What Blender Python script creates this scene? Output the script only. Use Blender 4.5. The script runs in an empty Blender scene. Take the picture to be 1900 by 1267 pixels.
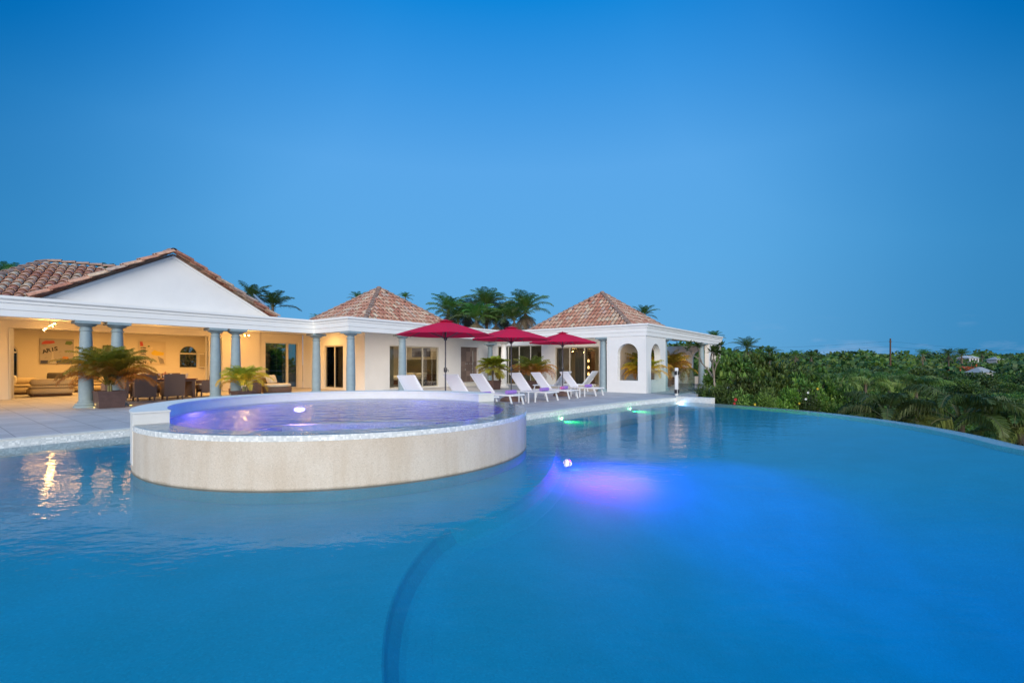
import bpy, bmesh, math, random
from mathutils import Vector, Matrix, noise
from mathutils.geometry import tessellate_polygon
R = math.radians
PI = math.pi
random.seed(7)
SC = bpy.context.scene
COL = SC.collection

# ------------------------------------------------------------------ frames
F, HZ, CAMH, DZ = 870.0, 677.0, 1.40, 0.12
TH = R(52.3)
U = Vector((math.cos(TH), math.sin(TH)))
N = Vector((U.y, -U.x))
A0 = Vector((-12.86, 14.16))

def W(s, t, z=0.0):
    """facade frame (s along the house front, t out towards the pool, z above deck) -> world"""
    p = A0 + U * s + N * t
    return Vector((p.x, p.y, z + DZ))

def at(px, Y, z=0.0):
    return Vector(((px - 950) / F * Y, Y, z))

# ------------------------------------------------------------------ mesh builder
class MB:
    def __init__(s):
        s.v = []; s.f = []; s.c = []; s.mi = []; s.m = Matrix.Identity(4)
        s.col = None; s.mat = 0
    def add(s, vs, fs):
        b = len(s.v)
        s.v += [tuple(s.m @ Vector(p)) for p in vs]
        for f in fs:
            s.f.append([b + i for i in f]); s.c.append(s.col); s.mi.append(s.mat)
        return s
    def box(s, x0, x1, y0, y1, z0, z1):
        vs = [(x, y, z) for z in (z0, z1) for y in (y0, y1) for x in (x0, x1)]
        return s.add(vs, [(0, 2, 3, 1), (4, 5, 7, 6), (0, 1, 5, 4), (2, 6, 7, 3), (0, 4, 6, 2), (1, 3, 7, 5)])
    def rbox(s, x0, x1, y0, y1, z0, z1, r=.03, n=3):
        """box with rounded edges (superellipsoid-ish inset grid)"""
        cx, cy, cz = (x0 + x1) / 2, (y0 + y1) / 2, (z0 + z1) / 2
        hx, hy, hz = (x1 - x0) / 2, (y1 - y0) / 2, (z1 - z0) / 2
        r = min(r, hx * .98, hy * .98, hz * .98)
        prof = []
        for k in range(n + 1):
            a = -PI / 2 + k * PI / 2 / n
            prof.append((r - r * math.cos(a), -hz + r + r * math.sin(a)))
        for k in range(n + 1):
            a = k * PI / 2 / n
            prof.append((r - r * math.cos(a), hz - r + r * math.sin(a)))
        rings = []
        for ins, z in prof:
            ring = []
            ax, ay = hx - ins, hy - ins
            rr = max(r - ins * .5, .002)
            rr = min(rr, ax, ay)
            for q, (sx, sy) in enumerate(((1, 1), (-1, 1), (-1, -1), (1, -1))):
                for k in range(n + 1):
                    a = q * PI / 2 + k * PI / 2 / n
                    ring.append((cx + sx * (ax - rr) + rr * math.cos(a), cy + sy * (ay - rr) + rr * math.sin(a), cz + z))
            rings.append(ring)
        m = len(rings[0]); vs = [p for rg in rings for p in rg]; fs = []
        for i in range(len(rings) - 1):
            for j in range(m):
                k = (j + 1) % m
                fs.append((i * m + j, i * m + k, (i + 1) * m + k, (i + 1) * m + j))
        fs.append(tuple(reversed(range(m)))); fs.append(tuple(range((len(rings) - 1) * m, len(rings) * m)))
        return s.add(vs, fs)
    def lathe(s, prof, cx=0, cy=0, n=24, a0=0, a1=2 * PI, cap=True):
        full = abs(a1 - a0 - 2 * PI) < 1e-6
        m = n if full else n + 1
        vs = []
        for r, z in prof:
            for k in range(m):
                a = a0 + (a1 - a0) * k / n
                vs.append((cx + r * math.cos(a), cy + r * math.sin(a), z))
        fs = []
        for i in range(len(prof) - 1):
            for k in range(m if full else m - 1):
                k2 = (k + 1) % m
                fs.append((i * m + k, i * m + k2, (i + 1) * m + k2, (i + 1) * m + k))
        if cap and full:
            fs.append(tuple(reversed(range(m)))); fs.append(tuple(range((len(prof) - 1) * m, len(prof) * m)))
        return s.add(vs, fs)
    def ringseg(s, r0, r1, z0, z1, cx, cy, a0, a1, n):
        """solid ring sector"""
        full = abs(a1 - a0 - 2 * PI) < 1e-6
        m = n if full else n + 1
        vs = []
        for k in range(m):
            a = a0 + (a1 - a0) * k / n
            c, d = math.cos(a), math.sin(a)
            vs += [(cx + r0 * c, cy + r0 * d, z0), (cx + r1 * c, cy + r1 * d, z0), (cx + r1 * c, cy + r1 * d, z1), (cx + r0 * c, cy + r0 * d, z1)]
        fs = []
        for k in range(n):
            a = 4 * k; b = 4 * ((k + 1) % m)
            for q in range(4):
                w = (q + 1) % 4
                fs.append((a + q, a + w, b + w, b + q))
        if not full:
            fs.append((3, 2, 1, 0)); e = 4 * n; fs.append((e, e + 1, e + 2, e + 3))
        return s.add(vs, fs)
    def tube(s, pts, rad, n=8, cap=True):
        pts = [Vector(p) for p in pts]
        if not isinstance(rad, (list, tuple)): rad = [rad] * len(pts)
        vs = []; up = None
        for i, p in enumerate(pts):
            d = (pts[min(i + 1, len(pts) - 1)] - pts[max(i - 1, 0)]).normalized()
            if up is None:
                up = Vector((0, 0, 1)) if abs(d.z) < .9 else Vector((1, 0, 0))
            x = d.cross(up)
            if x.length < 1e-5: x = d.cross(Vector((0, 1, 0)))
            x.normalize(); y = d.cross(x).normalized(); up = -y if False else up
            for k in range(n):
                a = 2 * PI * k / n
                vs.append(p + (x * math.cos(a) + y * math.sin(a)) * rad[i])
        fs = []
        for i in range(len(pts) - 1):
            for k in range(n):
                k2 = (k + 1) % n
                fs.append((i * n + k, i * n + k2, (i + 1) * n + k2, (i + 1) * n + k))
        if cap:
            fs.append(tuple(range(n))); fs.append(tuple(reversed(range((len(pts) - 1) * n, len(pts) * n))))
        return s.add(vs, fs)
    def bar(s, a, b, w, h):
        """rectangular bar from a to b, w wide (sideways) h high"""
        a, b = Vector(a), Vector(b); d = (b - a).normalized()
        up = Vector((0, 0, 1)) if abs(d.z) < .95 else Vector((1, 0, 0))
        x = d.cross(up).normalized(); y = x.cross(d).normalized()
        vs = [p + x * (sx * w / 2) + y * (sy * h / 2) for p in (a, b) for sx, sy in ((-1, -1), (1, -1), (1, 1), (-1, 1))]
        return s.add(vs, [(0, 1, 2, 3), (7, 6, 5, 4), (0, 4, 5, 1), (1, 5, 6, 2), (2, 6, 7, 3), (3, 7, 4, 0)])
    def sphere(s, c, r, n=12, m=8, sz=1.0):
        vs = []; fs = []
        for i in range(m + 1):
            a = -PI / 2 + PI * i / m
            for k in range(n):
                b = 2 * PI * k / n
                vs.append((c[0] + r * math.cos(a) * math.cos(b), c[1] + r * math.cos(a) * math.sin(b), c[2] + r * sz * math.sin(a)))
        for i in range(m):
            for k in range(n):
                k2 = (k + 1) % n
                fs.append((i * n + k, i * n + k2, (i + 1) * n + k2, (i + 1) * n + k))
        return s.add(vs, fs)
    def poly(s, loops, z0, z1=None, sides=True):
        """2-D polygon (with holes) at z0, optionally extruded to z1"""
        allp = [p for lp in loops for p in lp]
        tri = tessellate_polygon([[Vector((p[0], p[1], 0)) for p in lp] for lp in loops])
        if z1 is None:
            return s.add([(p[0], p[1], z0) for p in allp], [tuple(t) for t in tri])
        n = len(allp)
        vs = [(p[0], p[1], z0) for p in allp] + [(p[0], p[1], z1) for p in allp]
        fs = [tuple(t) for t in tri] + [tuple(n + i for i in reversed(t)) for t in tri]
        if sides:
            b = 0
            for lp in loops:
                m = len(lp)
                for i in range(m):
                    j = (i + 1) % m
                    fs.append((b + i, b + j, n + b + j, n + b + i))
                b += m
        return s.add(vs, fs)
    def slabpoly(s, loops, fn, th):
        """polygon loops in a plane's own (a,z) coordinates; fn(a,z,depth)->point"""
        allp = [p for lp in loops for p in lp]
        tri = tessellate_polygon([[Vector((p[0], p[1], 0)) for p in lp] for lp in loops])
        n = len(allp)
        vs = [fn(p[0], p[1], 0) for p in allp] + [fn(p[0], p[1], th) for p in allp]
        fs = [tuple(t) for t in tri] + [tuple(n + i for i in reversed(t)) for t in tri]
        b = 0
        for lp in loops:
            m = len(lp)
            for i in range(m):
                j = (i + 1) % m
                fs.append((b + i, b + j, n + b + j, n + b + i))
            b += m
        return s.add(vs, fs)
    def build(s, name, mats, parent=None, smooth=None, recalc=True, origin=None):
        me = bpy.data.meshes.new(name)
        off = origin if origin is not None else (parent['_o'] if parent is not None and '_o' in parent else None)
        vs = s.v
        if off is not None:
            ox, oy, oz = off
            vs = [(x - ox, y - oy, z - oz) for x, y, z in s.v]
        me.from_pydata(vs, [], s.f)
        if not isinstance(mats, (list, tuple)): mats = [mats]
        for m in mats: me.materials.append(m)
        if len(mats) > 1: me.polygons.foreach_set('material_index', s.mi)
        if any(c is not None for c in s.c):
            at_ = me.attributes.new('Col', 'FLOAT_COLOR', 'CORNER'); buf = []
            for f, c in zip(s.f, s.c):
                c = c or (1, 1, 1); buf += [c[0], c[1], c[2], 1.0] * len(f)
            at_.data.foreach_set('color', buf)
        if recalc:
            bm = bmesh.new(); bm.from_mesh(me); bmesh.ops.recalc_face_normals(bm, faces=bm.faces); bm.to_mesh(me); bm.free()
        if smooth is not None:
            me.polygons.foreach_set('use_smooth', [True] * len(me.polygons))
            if smooth < 180: me.set_sharp_from_angle(angle=R(smooth))
        me.update()
        o = bpy.data.objects.new(name, me); COL.objects.link(o)
        if parent is not None:
            o.parent = parent
            if off is not None: o['_o'] = tuple(off) if False else list(off)
        elif origin is not None:
            o.location = origin
        return o

def tag(o, label=None, cat=None, group=None, kind=None):
    if label: o['label'] = label
    if cat: o['category'] = cat
    if group: o['group'] = group
    if kind: o['kind'] = kind
    return o

def empty(name, loc=(0, 0, 0), rz=0.0, world=False):
    """world=True: child meshes are given in world coordinates"""
    o = bpy.data.objects.new(name, None); COL.objects.link(o)
    o.location = loc; o.rotation_euler = (0, 0, rz); o.empty_display_size = .3
    if world: o['_o'] = list(loc)
    return o

def copy_tree(o, parent=None):
    c = o.copy(); COL.objects.link(c); c.parent = parent
    for ch in list(o.children): copy_tree(ch, c)
    return c

# ------------------------------------------------------------------ materials
def new_mat(name):
    m = bpy.data.materials.new(name); m.use_nodes = True
    nt = m.node_tree; b = nt.nodes['Principled BSDF']
    return m, nt, b

def nd(nt, typ, **kw):
    n = nt.nodes.new(typ)
    for k, v in kw.items():
        if hasattr(n, k): setattr(n, k, v)
        else: n.inputs[k.replace('_', ' ')].default_value = v
    return n

def ramp(nt, stops, interp='LINEAR'):
    r = nt.nodes.new('ShaderNodeValToRGB'); r.color_ramp.interpolation = interp
    e = r.color_ramp.elements
    while len(e) < len(stops): e.new(.5)
    for q, (p, c) in zip(e, stops):
        q.position = p; q.color = (c[0], c[1], c[2], 1)
    return r

def mat(name, col, rough=.6, bump=0, bscale=30, var=.0, vscale=2.0, metal=0, spec=None, sheen=0, detail=4):
    m, nt, b = new_mat(name); L = nt.links
    b.inputs['Base Color'].default_value = (*col, 1); b.inputs['Roughness'].default_value = rough
    b.inputs['Metallic'].default_value = metal
    if spec is not None: b.inputs['Specular IOR Level'].default_value = spec
    if var or bump:
        tc = nd(nt, 'ShaderNodeTexCoord')
    if var:
        n = nd(nt, 'ShaderNodeTexNoise', Scale=vscale, Detail=5.0, Roughness=.6); L.new(tc.outputs['Object'], n.inputs['Vector'])
        r = ramp(nt, [(.25, [c * (1 - var) for c in col]), (.75, [min(1, c * (1 + var * .6)) for c in col])])
        L.new(n.outputs['Fac'], r.inputs['Fac']); L.new(r.outputs['Color'], b.inputs['Base Color'])
    if bump:
        n = nd(nt, 'ShaderNodeTexNoise', Scale=bscale, Detail=float(detail)); L.new(tc.outputs['Object'], n.inputs['Vector'])
        bp = nd(nt, 'ShaderNodeBump', Strength=bump, Distance=.02); L.new(n.outputs['Fac'], bp.inputs['Height']); L.new(bp.outputs['Normal'], b.inputs['Normal'])
    return m

M = {}
M['white'] = mat('white_stucco', (.80, .79, .775), .75, .12, 60, .05, 1.3)
M['fascia'] = mat('white_moulding', (.82, .82, .81), .6, .05, 40, .03, 2)
M['inner'] = mat('inner_plaster', (.76, .68, .55), .8, .08, 50, .04, 1.0)
M['column'] = mat('grey_blue_column', (.27, .35, .385), .6, .15, 40, .14, 6)
M['coping'] = mat('coping_stone', (.74, .69, .60), .55, .2, 90, .12, 14)
M['terra_pot'] = mat('dark_brown_clay', (.105, .058, .05), .6, .3, 40, .25, 8)
M['soil'] = mat('soil', (.03, .02, .014), .95, .5, 60)
M['white_metal'] = mat('white_metal', (.80, .80, .80), .35)
M['sling'] = mat('white_sling', (.78, .79, .82), .7, .08, 300)
M['cream'] = mat('cream_cushion', (.74, .68, .56), .85, .3, 12, .05, 4)
M['sofa'] = mat('tan_sofa', (.50, .41, .27), .9, .3, 30, .1, 5)
M['sofa2'] = mat('olive_cushion', (.16, .13, .075), .9, .3, 30, .1, 5)
M['towel'] = mat('purple_towel', (.36, .20, .62), .95, .6, 200, .1, 20)
M['towel_pink'] = mat('pink_towel', (.62, .16, .38), .95, .6, 200, .1, 20)
M['pole'] = mat('dark_pole', (.09, .09, .11), .35, metal=.6)
M['black'] = mat('black_plastic', (.02, .02, .025), .4)
M['stone_base'] = mat('brown_base', (.16, .10, .075), .7, .3, 30, .2, 6)
M['alu'] = mat('champagne_frame', (.62, .58, .48), .4, metal=.1)
M['steel'] = mat('steel', (.5, .5, .5), .3, metal=1)
M['curtain'] = mat('grey_curtain', (.16, .14, .12), .9, .3, 20)
M['curtain_beige'] = mat('beige_curtain', (.42, .36, .26), .9, .3, 20)
M['wood'] = mat('dark_wood', (.10, .045, .022), .5, .2, 20, .3, 5)
M['trunk'] = mat('palm_trunk', (.16, .125, .09), .9, .6, 18, .25, 6)
M['bark'] = mat('bark', (.09, .065, .045), .95, .6, 14, .3, 5)
M['redwood'] = mat('table_top', (.22, .05, .03), .4, .1, 20, .15, 4)
M['dish'] = mat('dish_grey', (.55, .58, .6), .5)
M['bedding'] = mat('white_bedding', (.72, .66, .55), .9, .3, 9)
M['crystal'] = mat('tableware', (.75, .68, .6), .15)
M['amber'] = mat('table_decor', (.55, .22, .10), .3)
M['pole_wood'] = mat('utility_wood', (.10, .05, .03), .9)
M['far_white'] = mat('far_white', (.5, .5, .5), .6)
M['far_roof'] = mat('far_roof', (.28, .30, .31), .6)

def deck_mat():
    m, nt, b = new_mat('terrace_tile'); L = nt.links
    tc = nd(nt, 'ShaderNodeTexCoord'); mp = nd(nt, 'ShaderNodeMapping'); mp.inputs['Rotation'].default_value = (0, 0, -TH)
    L.new(tc.outputs['Object'], mp.inputs['Vector'])
    br = nd(nt, 'ShaderNodeTexBrick', offset=0.0, Scale=1.0); br.inputs['Brick Width'].default_value = .6; br.inputs['Row Height'].default_value = .6
    br.inputs['Mortar Size'].default_value = .006; br.inputs['Mortar Smooth'].default_value = .1
    br.inputs['Color1'].default_value = (.43, .42, .43, 1); br.inputs['Color2'].default_value = (.49, .475, .48, 1); br.inputs['Mortar'].default_value = (.19, .18, .18, 1)
    L.new(mp.outputs[0], br.inputs['Vector'])
    n = nd(nt, 'ShaderNodeTexNoise', Scale=1.7, Detail=6.0); L.new(tc.outputs['Object'], n.inputs['Vector'])
    r = ramp(nt, [(.3, (.86, .86, .86)), (.7, (1.06, 1.06, 1.06))]); L.new(n.outputs['Fac'], r.inputs['Fac'])
    mx = nd(nt, 'ShaderNodeMix', data_type='RGBA', blend_type='MULTIPLY'); mx.inputs[0].default_value = 1
    L.new(br.outputs['Color'], mx.inputs[6]); L.new(r.outputs['Color'], mx.inputs[7]); L.new(mx.outputs[2], b.inputs['Base Color'])
    b.inputs['Roughness'].default_value = .62; b.inputs['Specular IOR Level'].default_value = .3
    bp = nd(nt, 'ShaderNodeBump', Strength=.3, Distance=.004, invert=True); L.new(br.outputs['Fac'], bp.inputs['Height']); L.new(bp.outputs['Normal'], b.inputs['Normal'])
    return m
M['deck'] = deck_mat()

def mosaic_mat(name, c1, c2, size=.025, mort=(.55, .55, .54), rough=.25, coord='Object'):
    """small square tiles in 3-D cells: white-noise colour per cell"""
    m, nt, b = new_mat(name); L = nt.links
    tc = nd(nt, 'ShaderNodeTexCoord')
    sn = nd(nt, 'ShaderNodeVectorMath', operation='SNAP'); sn.inputs[1].default_value = (size, size, size)
    L.new(tc.outputs[coord], sn.inputs[0])
    wn = nd(nt, 'ShaderNodeTexWhiteNoise', noise_dimensions='3D'); L.new(sn.outputs[0], wn.inputs['Vector'])
    mid = [(a + q) / 2 for a, q in zip(c1, c2)]
    r = ramp(nt, [(0, c1), (.55, mid), (.8, c2), (1, [min(1, x * 1.12) for x in c2])]); L.new(wn.outputs['Value'], r.inputs['Fac'])
    L.new(r.outputs['Color'], b.inputs['Base Color']); b.inputs['Roughness'].default_value = rough
    return m
M['mosaic'] = mosaic_mat('white_mosaic', (.64, .64, .61), (.86, .84, .79), .028)
M['mosaic_fine'] = mosaic_mat('pale_mosaic', (.70, .68, .64), (.80, .78, .74), .022)
M['spa_cap'] = mat('cream_stone', (.80, .765, .70), .7, .25, 120, .06, 5)

def pebble_mat(name, c, dark, light, scale=160, bump=.25):
    m, nt, b = new_mat(name); L = nt.links
    tc = nd(nt, 'ShaderNodeTexCoord')
    v = nd(nt, 'ShaderNodeTexVoronoi', Scale=float(scale)); L.new(tc.outputs['Object'], v.inputs['Vector'])
    sp = nd(nt, 'ShaderNodeSeparateColor'); L.new(v.outputs['Color'], sp.inputs[0])
    r = ramp(nt, [(.0, dark), (.25, c), (.7, c), (1., light)]); L.new(sp.outputs[0], r.inputs['Fac'])
    n = nd(nt, 'ShaderNodeTexNoise', Scale=1.6, Detail=4.0); L.new(tc.outputs['Object'], n.inputs['Vector'])
    r2 = ramp(nt, [(.35, (.97, .93, .88)), (.65, (1.03, 1.02, 1.0))]); L.new(n.outputs['Fac'], r2.inputs['Fac'])
    mx = nd(nt, 'ShaderNodeMix', data_type='RGBA', blend_type='MULTIPLY'); mx.inputs[0].default_value = 1
    L.new(r.outputs['Color'], mx.inputs[6]); L.new(r2.outputs['Color'], mx.inputs[7]); L.new(mx.outputs[2], b.inputs['Base Color'])
    b.inputs['Roughness'].default_value = .7
    if name == 'spa_pebble':     # faint run marks and a damp line at the water
        mp = nd(nt, 'ShaderNodeMapping'); mp.inputs['Scale'].default_value = (5, 5, .7); L.new(tc.outputs['Object'], mp.inputs['Vector'])
        n3 = nd(nt, 'ShaderNodeTexNoise', Scale=1.0, Detail=6.0, Roughness=.6); L.new(mp.outputs[0], n3.inputs['Vector'])
        r3 = ramp(nt, [(.35, (.93, .90, .86)), (.55, (1, 1, 1)), (.75, (1.04, 1.03, 1.02))]); L.new(n3.outputs['Fac'], r3.inputs['Fac'])
        m3 = nd(nt, 'ShaderNodeMix', data_type='RGBA', blend_type='MULTIPLY'); m3.inputs[0].default_value = 1; L.new(mx.outputs[2], m3.inputs[6]); L.new(r3.outputs['Color'], m3.inputs[7])
        sz = nd(nt, 'ShaderNodeSeparateXYZ'); L.new(tc.outputs['Object'], sz.inputs[0]); wz = nd(nt, 'ShaderNodeMath', operation='MULTIPLY_ADD'); wz.inputs[1].default_value = .05; L.new(n3.outputs['Fac'], wz.inputs[0]); L.new(sz.outputs['Z'], wz.inputs[2])
        r4 = ramp(nt, [(.030, (.66, .64, .60)), (.052, (1, 1, 1))]); L.new(wz.outputs[0], r4.inputs['Fac'])
        m4 = nd(nt, 'ShaderNodeMix', data_type='RGBA', blend_type='MULTIPLY'); m4.inputs[0].default_value = 1; L.new(m3.outputs[2], m4.inputs[6]); L.new(r4.outputs['Color'], m4.inputs[7])
        L.new(m4.outputs[2], b.inputs['Base Color'])
    bp = nd(nt, 'ShaderNodeBump', Strength=bump, Distance=.004); L.new(v.outputs['Distance'], bp.inputs['Height']); L.new(bp.outputs['Normal'], b.inputs['Normal'])
    return m
M['spa_stone'] = pebble_mat('spa_pebble', (.67, .575, .47), (.58, .495, .40), (.73, .645, .55), 110)
M['pool_floor'] = pebble_mat('pool_plaster', (.005, .47, .64), (.004, .425, .59), (.008, .525, .70), 90, .1)
M['spa_floor'] = mosaic_mat('spa_blue_mosaic', (.035, .065, .46), (.08, .13, .66), .03)
M['shower_tile'] = mosaic_mat('brown_shower_tile', (.17, .12, .10), (.28, .20, .165), .3, rough=.35)

def roof_mat():
    m, nt, b = new_mat('clay_tile'); L = nt.links
    g = nd(nt, 'ShaderNodeNewGeometry')
    r = ramp(nt, [(0, (.42, .17, .12)), (.2, (.52, .24, .16)), (.45, (.56, .31, .22)), (.66, (.60, .39, .28)), (.84, (.64, .50, .37)), (.94, (.48, .37, .31)), (1, (.56, .36, .30))])
    L.new(g.outputs['Random Per Island'], r.inputs['Fac'])
    tc = nd(nt, 'ShaderNodeTexCoord'); n = nd(nt, 'ShaderNodeTexNoise', Scale=9.0, Detail=6.0, Roughness=.7); L.new(tc.outputs['Object'], n.inputs['Vector'])
    r2 = ramp(nt, [(.32, (.55, .52, .50)), (.6, (1.08, 1.05, 1.0))]); L.new(n.outputs['Fac'], r2.inputs['Fac'])
    mx = nd(nt, 'ShaderNodeMix', data_type='RGBA', blend_type='MULTIPLY'); mx.inputs[0].default_value = 1
    L.new(r.outputs['Color'], mx.inputs[6]); L.new(r2.outputs['Color'], mx.inputs[7]); L.new(mx.outputs[2], b.inputs['Base Color'])
    b.inputs['Roughness'].default_value = .85
    return m
M['tile'] = roof_mat()
M['mortar'] = mat('ridge_mortar', (.34, .22, .17), .95, .5, 20, .3, 4)
M['underlay'] = mat('roof_underlay', (.14, .07, .05), .95)

def wicker_mat():
    m, nt, b = new_mat('brown_wicker'); L = nt.links
    tc = nd(nt, 'ShaderNodeTexCoord')
    ck = nd(nt, 'ShaderNodeTexChecker', Scale=38.0); ck.inputs['Color1'].default_value = (.25, .16, .125, 1); ck.inputs['Color2'].default_value = (.13, .08, .062, 1)
    L.new(tc.outputs['Object'], ck.inputs['Vector']); L.new(ck.outputs['Color'], b.inputs['Base Color'])
    bp = nd(nt, 'ShaderNodeBump', Strength=.5, Distance=.01); L.new(ck.outputs['Fac'], bp.inputs['Height']); L.new(bp.outputs['Normal'], b.inputs['Normal'])
    b.inputs['Roughness'].default_value = .6
    return m
M['wicker'] = wicker_mat()

def canopy_mat():
    m, nt, b = new_mat('crimson_canvas'); L = nt.links
    b.inputs['Base Color'].default_value = (.80, .004, .065, 1); b.inputs['Roughness'].default_value = .8
    tr = nd(nt, 'ShaderNodeBsdfTranslucent'); tr.inputs['Color'].default_value = (.8, .0, .04, 1)
    mx = nd(nt, 'ShaderNodeMixShader'); mx.inputs[0].default_value = .35
    out = nt.nodes['Material Output']; L.new(b.outputs[0], mx.inputs[1]); L.new(tr.outputs[0], mx.inputs[2]); L.new(mx.outputs[0], out.inputs['Surface'])
    return m
M['canopy'] = canopy_mat()

def leaf_mat(name, rough=.55, transl=.3, gain=1.0):
    m, nt, b = new_mat(name); L = nt.links
    a = nd(nt, 'ShaderNodeAttribute', attribute_name='Col')
    oi = nd(nt, 'ShaderNodeObjectInfo')
    hs = nd(nt, 'ShaderNodeHueSaturation'); mr = nd(nt, 'ShaderNodeMapRange'); mr.inputs['To Min'].default_value = .55 * gain; mr.inputs['To Max'].default_value = 1.4 * gain
    L.new(oi.outputs['Random'], mr.inputs['Value']); L.new(mr.outputs[0], hs.inputs['Value']); L.new(a.outputs['Color'], hs.inputs['Color'])
    mh = nd(nt, 'ShaderNodeMapRange'); mh.inputs['To Min'].default_value = .485; mh.inputs['To Max'].default_value = .52
    L.new(oi.outputs['Random'], mh.inputs['Value']); L.new(mh.outputs[0], hs.inputs['Hue'])
    L.new(hs.outputs[0], b.inputs['Base Color']); b.inputs['Roughness'].default_value = rough
    tr = nd(nt, 'ShaderNodeBsdfTranslucent'); L.new(hs.outputs[0], tr.inputs['Color'])
    mx = nd(nt, 'ShaderNodeMixShader'); mx.inputs[0].default_value = transl
    out = nt.nodes['Material Output']; L.new(b.outputs[0], mx.inputs[1]); L.new(tr.outputs[0], mx.inputs[2]); L.new(mx.outputs[0], out.inputs['Surface'])
    return m
M['leaf'] = leaf_mat('leaf')

def glass_mat(name, tint, refl=1.0, ior=1.45):
    m, nt, b = new_mat(name); L = nt.links; nt.nodes.remove(b)
    tr = nd(nt, 'ShaderNodeBsdfTransparent'); tr.inputs[0].default_value = (*tint, 1)
    gl = nd(nt, 'ShaderNodeBsdfGlossy'); gl.inputs['Roughness'].default_value = .01
    fr = nd(nt, 'ShaderNodeFresnel', IOR=ior); mu = nd(nt, 'ShaderNodeMath', operation='MULTIPLY'); mu.inputs[1].default_value = refl
    L.new(fr.outputs[0], mu.inputs[0])
    mx = nd(nt, 'ShaderNodeMixShader'); L.new(mu.outputs[0], mx.inputs[0]); L.new(tr.outputs[0], mx.inputs[1]); L.new(gl.outputs[0], mx.inputs[2])
    L.new(mx.outputs[0], nt.nodes['Material Output'].inputs['Surface'])
    return m
M['glass'] = glass_mat('window_glass', (.93, .95, .93), 1.0)
M['glass_dark'] = glass_mat('dark_window_glass', (.5, .55, .5), 1.0)
M['glass_green'] = glass_mat('fence_glass', (.92, .98, .955), .4)

def emit_mat(name, col, strength):
    m, nt, b = new_mat(name); L = nt.links; nt.nodes.remove(b)
    e = nd(nt, 'ShaderNodeEmission', Strength=float(strength)); e.inputs[0].default_value = (*col, 1)
    L.new(e.outputs[0], nt.nodes['Material Output'].inputs['Surface'])
    return m
M['bulb'] = emit_mat('warm_bulb', (1, .68, .28), 60)
M['uplight'] = emit_mat('yellow_uplight', (1, .8, .2), 5)
M['lampglow'] = emit_mat('lamp_glow', (1, .55, .18), 4)
M['lit_violet'] = emit_mat('violet_lens', (.75, .6, 1), 3)
M['lit_green'] = emit_mat('green_lens', (.45, 1, .62), 6)
M['lit_white'] = emit_mat('white_lens', (.7, .85, 1), 6)
M['lit_blue'] = emit_mat('blue_lens', (.3, .3, 1), 9)

def water_mat(name, absorb, dens, scales, strength, rough=.02, refl=1.0):
    m, nt, b = new_mat(name); L = nt.links; nt.nodes.remove(b)
    tc = nd(nt, 'ShaderNodeTexCoord')
    mp = nd(nt, 'ShaderNodeMapping'); mp.inputs['Scale'].default_value = (.75, 1.35, 1); mp.inputs['Rotation'].default_value = (0, 0, R(12)); L.new(tc.outputs['Object'], mp.inputs['Vector'])
    n1 = nd(nt, 'ShaderNodeTexNoise', Scale=float(scales[0]), Detail=3.0, Distortion=.4); n2 = nd(nt, 'ShaderNodeTexNoise', Scale=float(scales[1]), Detail=2.0)
    L.new(mp.outputs[0], n1.inputs['Vector']); L.new(mp.outputs[0], n2.inputs['Vector'])
    ad = nd(nt, 'ShaderNodeMath', operation='MULTIPLY_ADD'); ad.inputs[1].default_value = .35
    L.new(n2.outputs['Fac'], ad.inputs[0]); L.new(n1.outputs['Fac'], ad.inputs[2])
    bp = nd(nt, 'ShaderNodeBump', Strength=1.0, Distance=strength); L.new(ad.outputs[0], bp.inputs['Height'])
    tr = nd(nt, 'ShaderNodeBsdfTransparent')
    gl = nd(nt, 'ShaderNodeBsdfGlossy', Roughness=rough); L.new(bp.outputs[0], gl.inputs['Normal'])
    fr = nd(nt, 'ShaderNodeFresnel', IOR=1.33); L.new(bp.outputs[0], fr.inputs['Normal'])
    mu = nd(nt, 'ShaderNodeMath', operation='MULTIPLY'); mu.inputs[1].default_value = refl; L.new(fr.outputs[0], mu.inputs[0])
    mx = nd(nt, 'ShaderNodeMixShader'); L.new(mu.outputs[0], mx.inputs[0]); L.new(tr.outputs[0], mx.inputs[1]); L.new(gl.outputs[0], mx.inputs[2])
    out = nt.nodes['Material Output']; L.new(mx.outputs[0], out.inputs['Surface'])
    if absorb:
        va = nd(nt, 'ShaderNodeVolumeAbsorption', Density=dens); va.inputs['Color'].default_value = (*absorb, 1); L.new(va.outputs[0], out.inputs['Volume'])
    return m
M['water'] = water_mat('pool_water', (.2, .86, .962), .36, (1.6, 9), .0085, .05, .74)
M['spa_water'] = water_mat('spa_water', None, 0, (3.4, 15), .024, .02, 1.0)

# ------------------------------------------------------------------ camera, world, sun
cam = bpy.data.cameras.new('camera'); camo = bpy.data.objects.new('camera', cam); COL.objects.link(camo)
cam.sensor_width = 36; cam.lens = F / 1900 * 36; cam.shift_y = (HZ - 633.5) / 1900
cam.clip_end = 5000; cam.clip_start = .05
camo.location = (0, 0, CAMH); camo.rotation_euler = (PI / 2, 0, 0); SC.camera = camo

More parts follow.
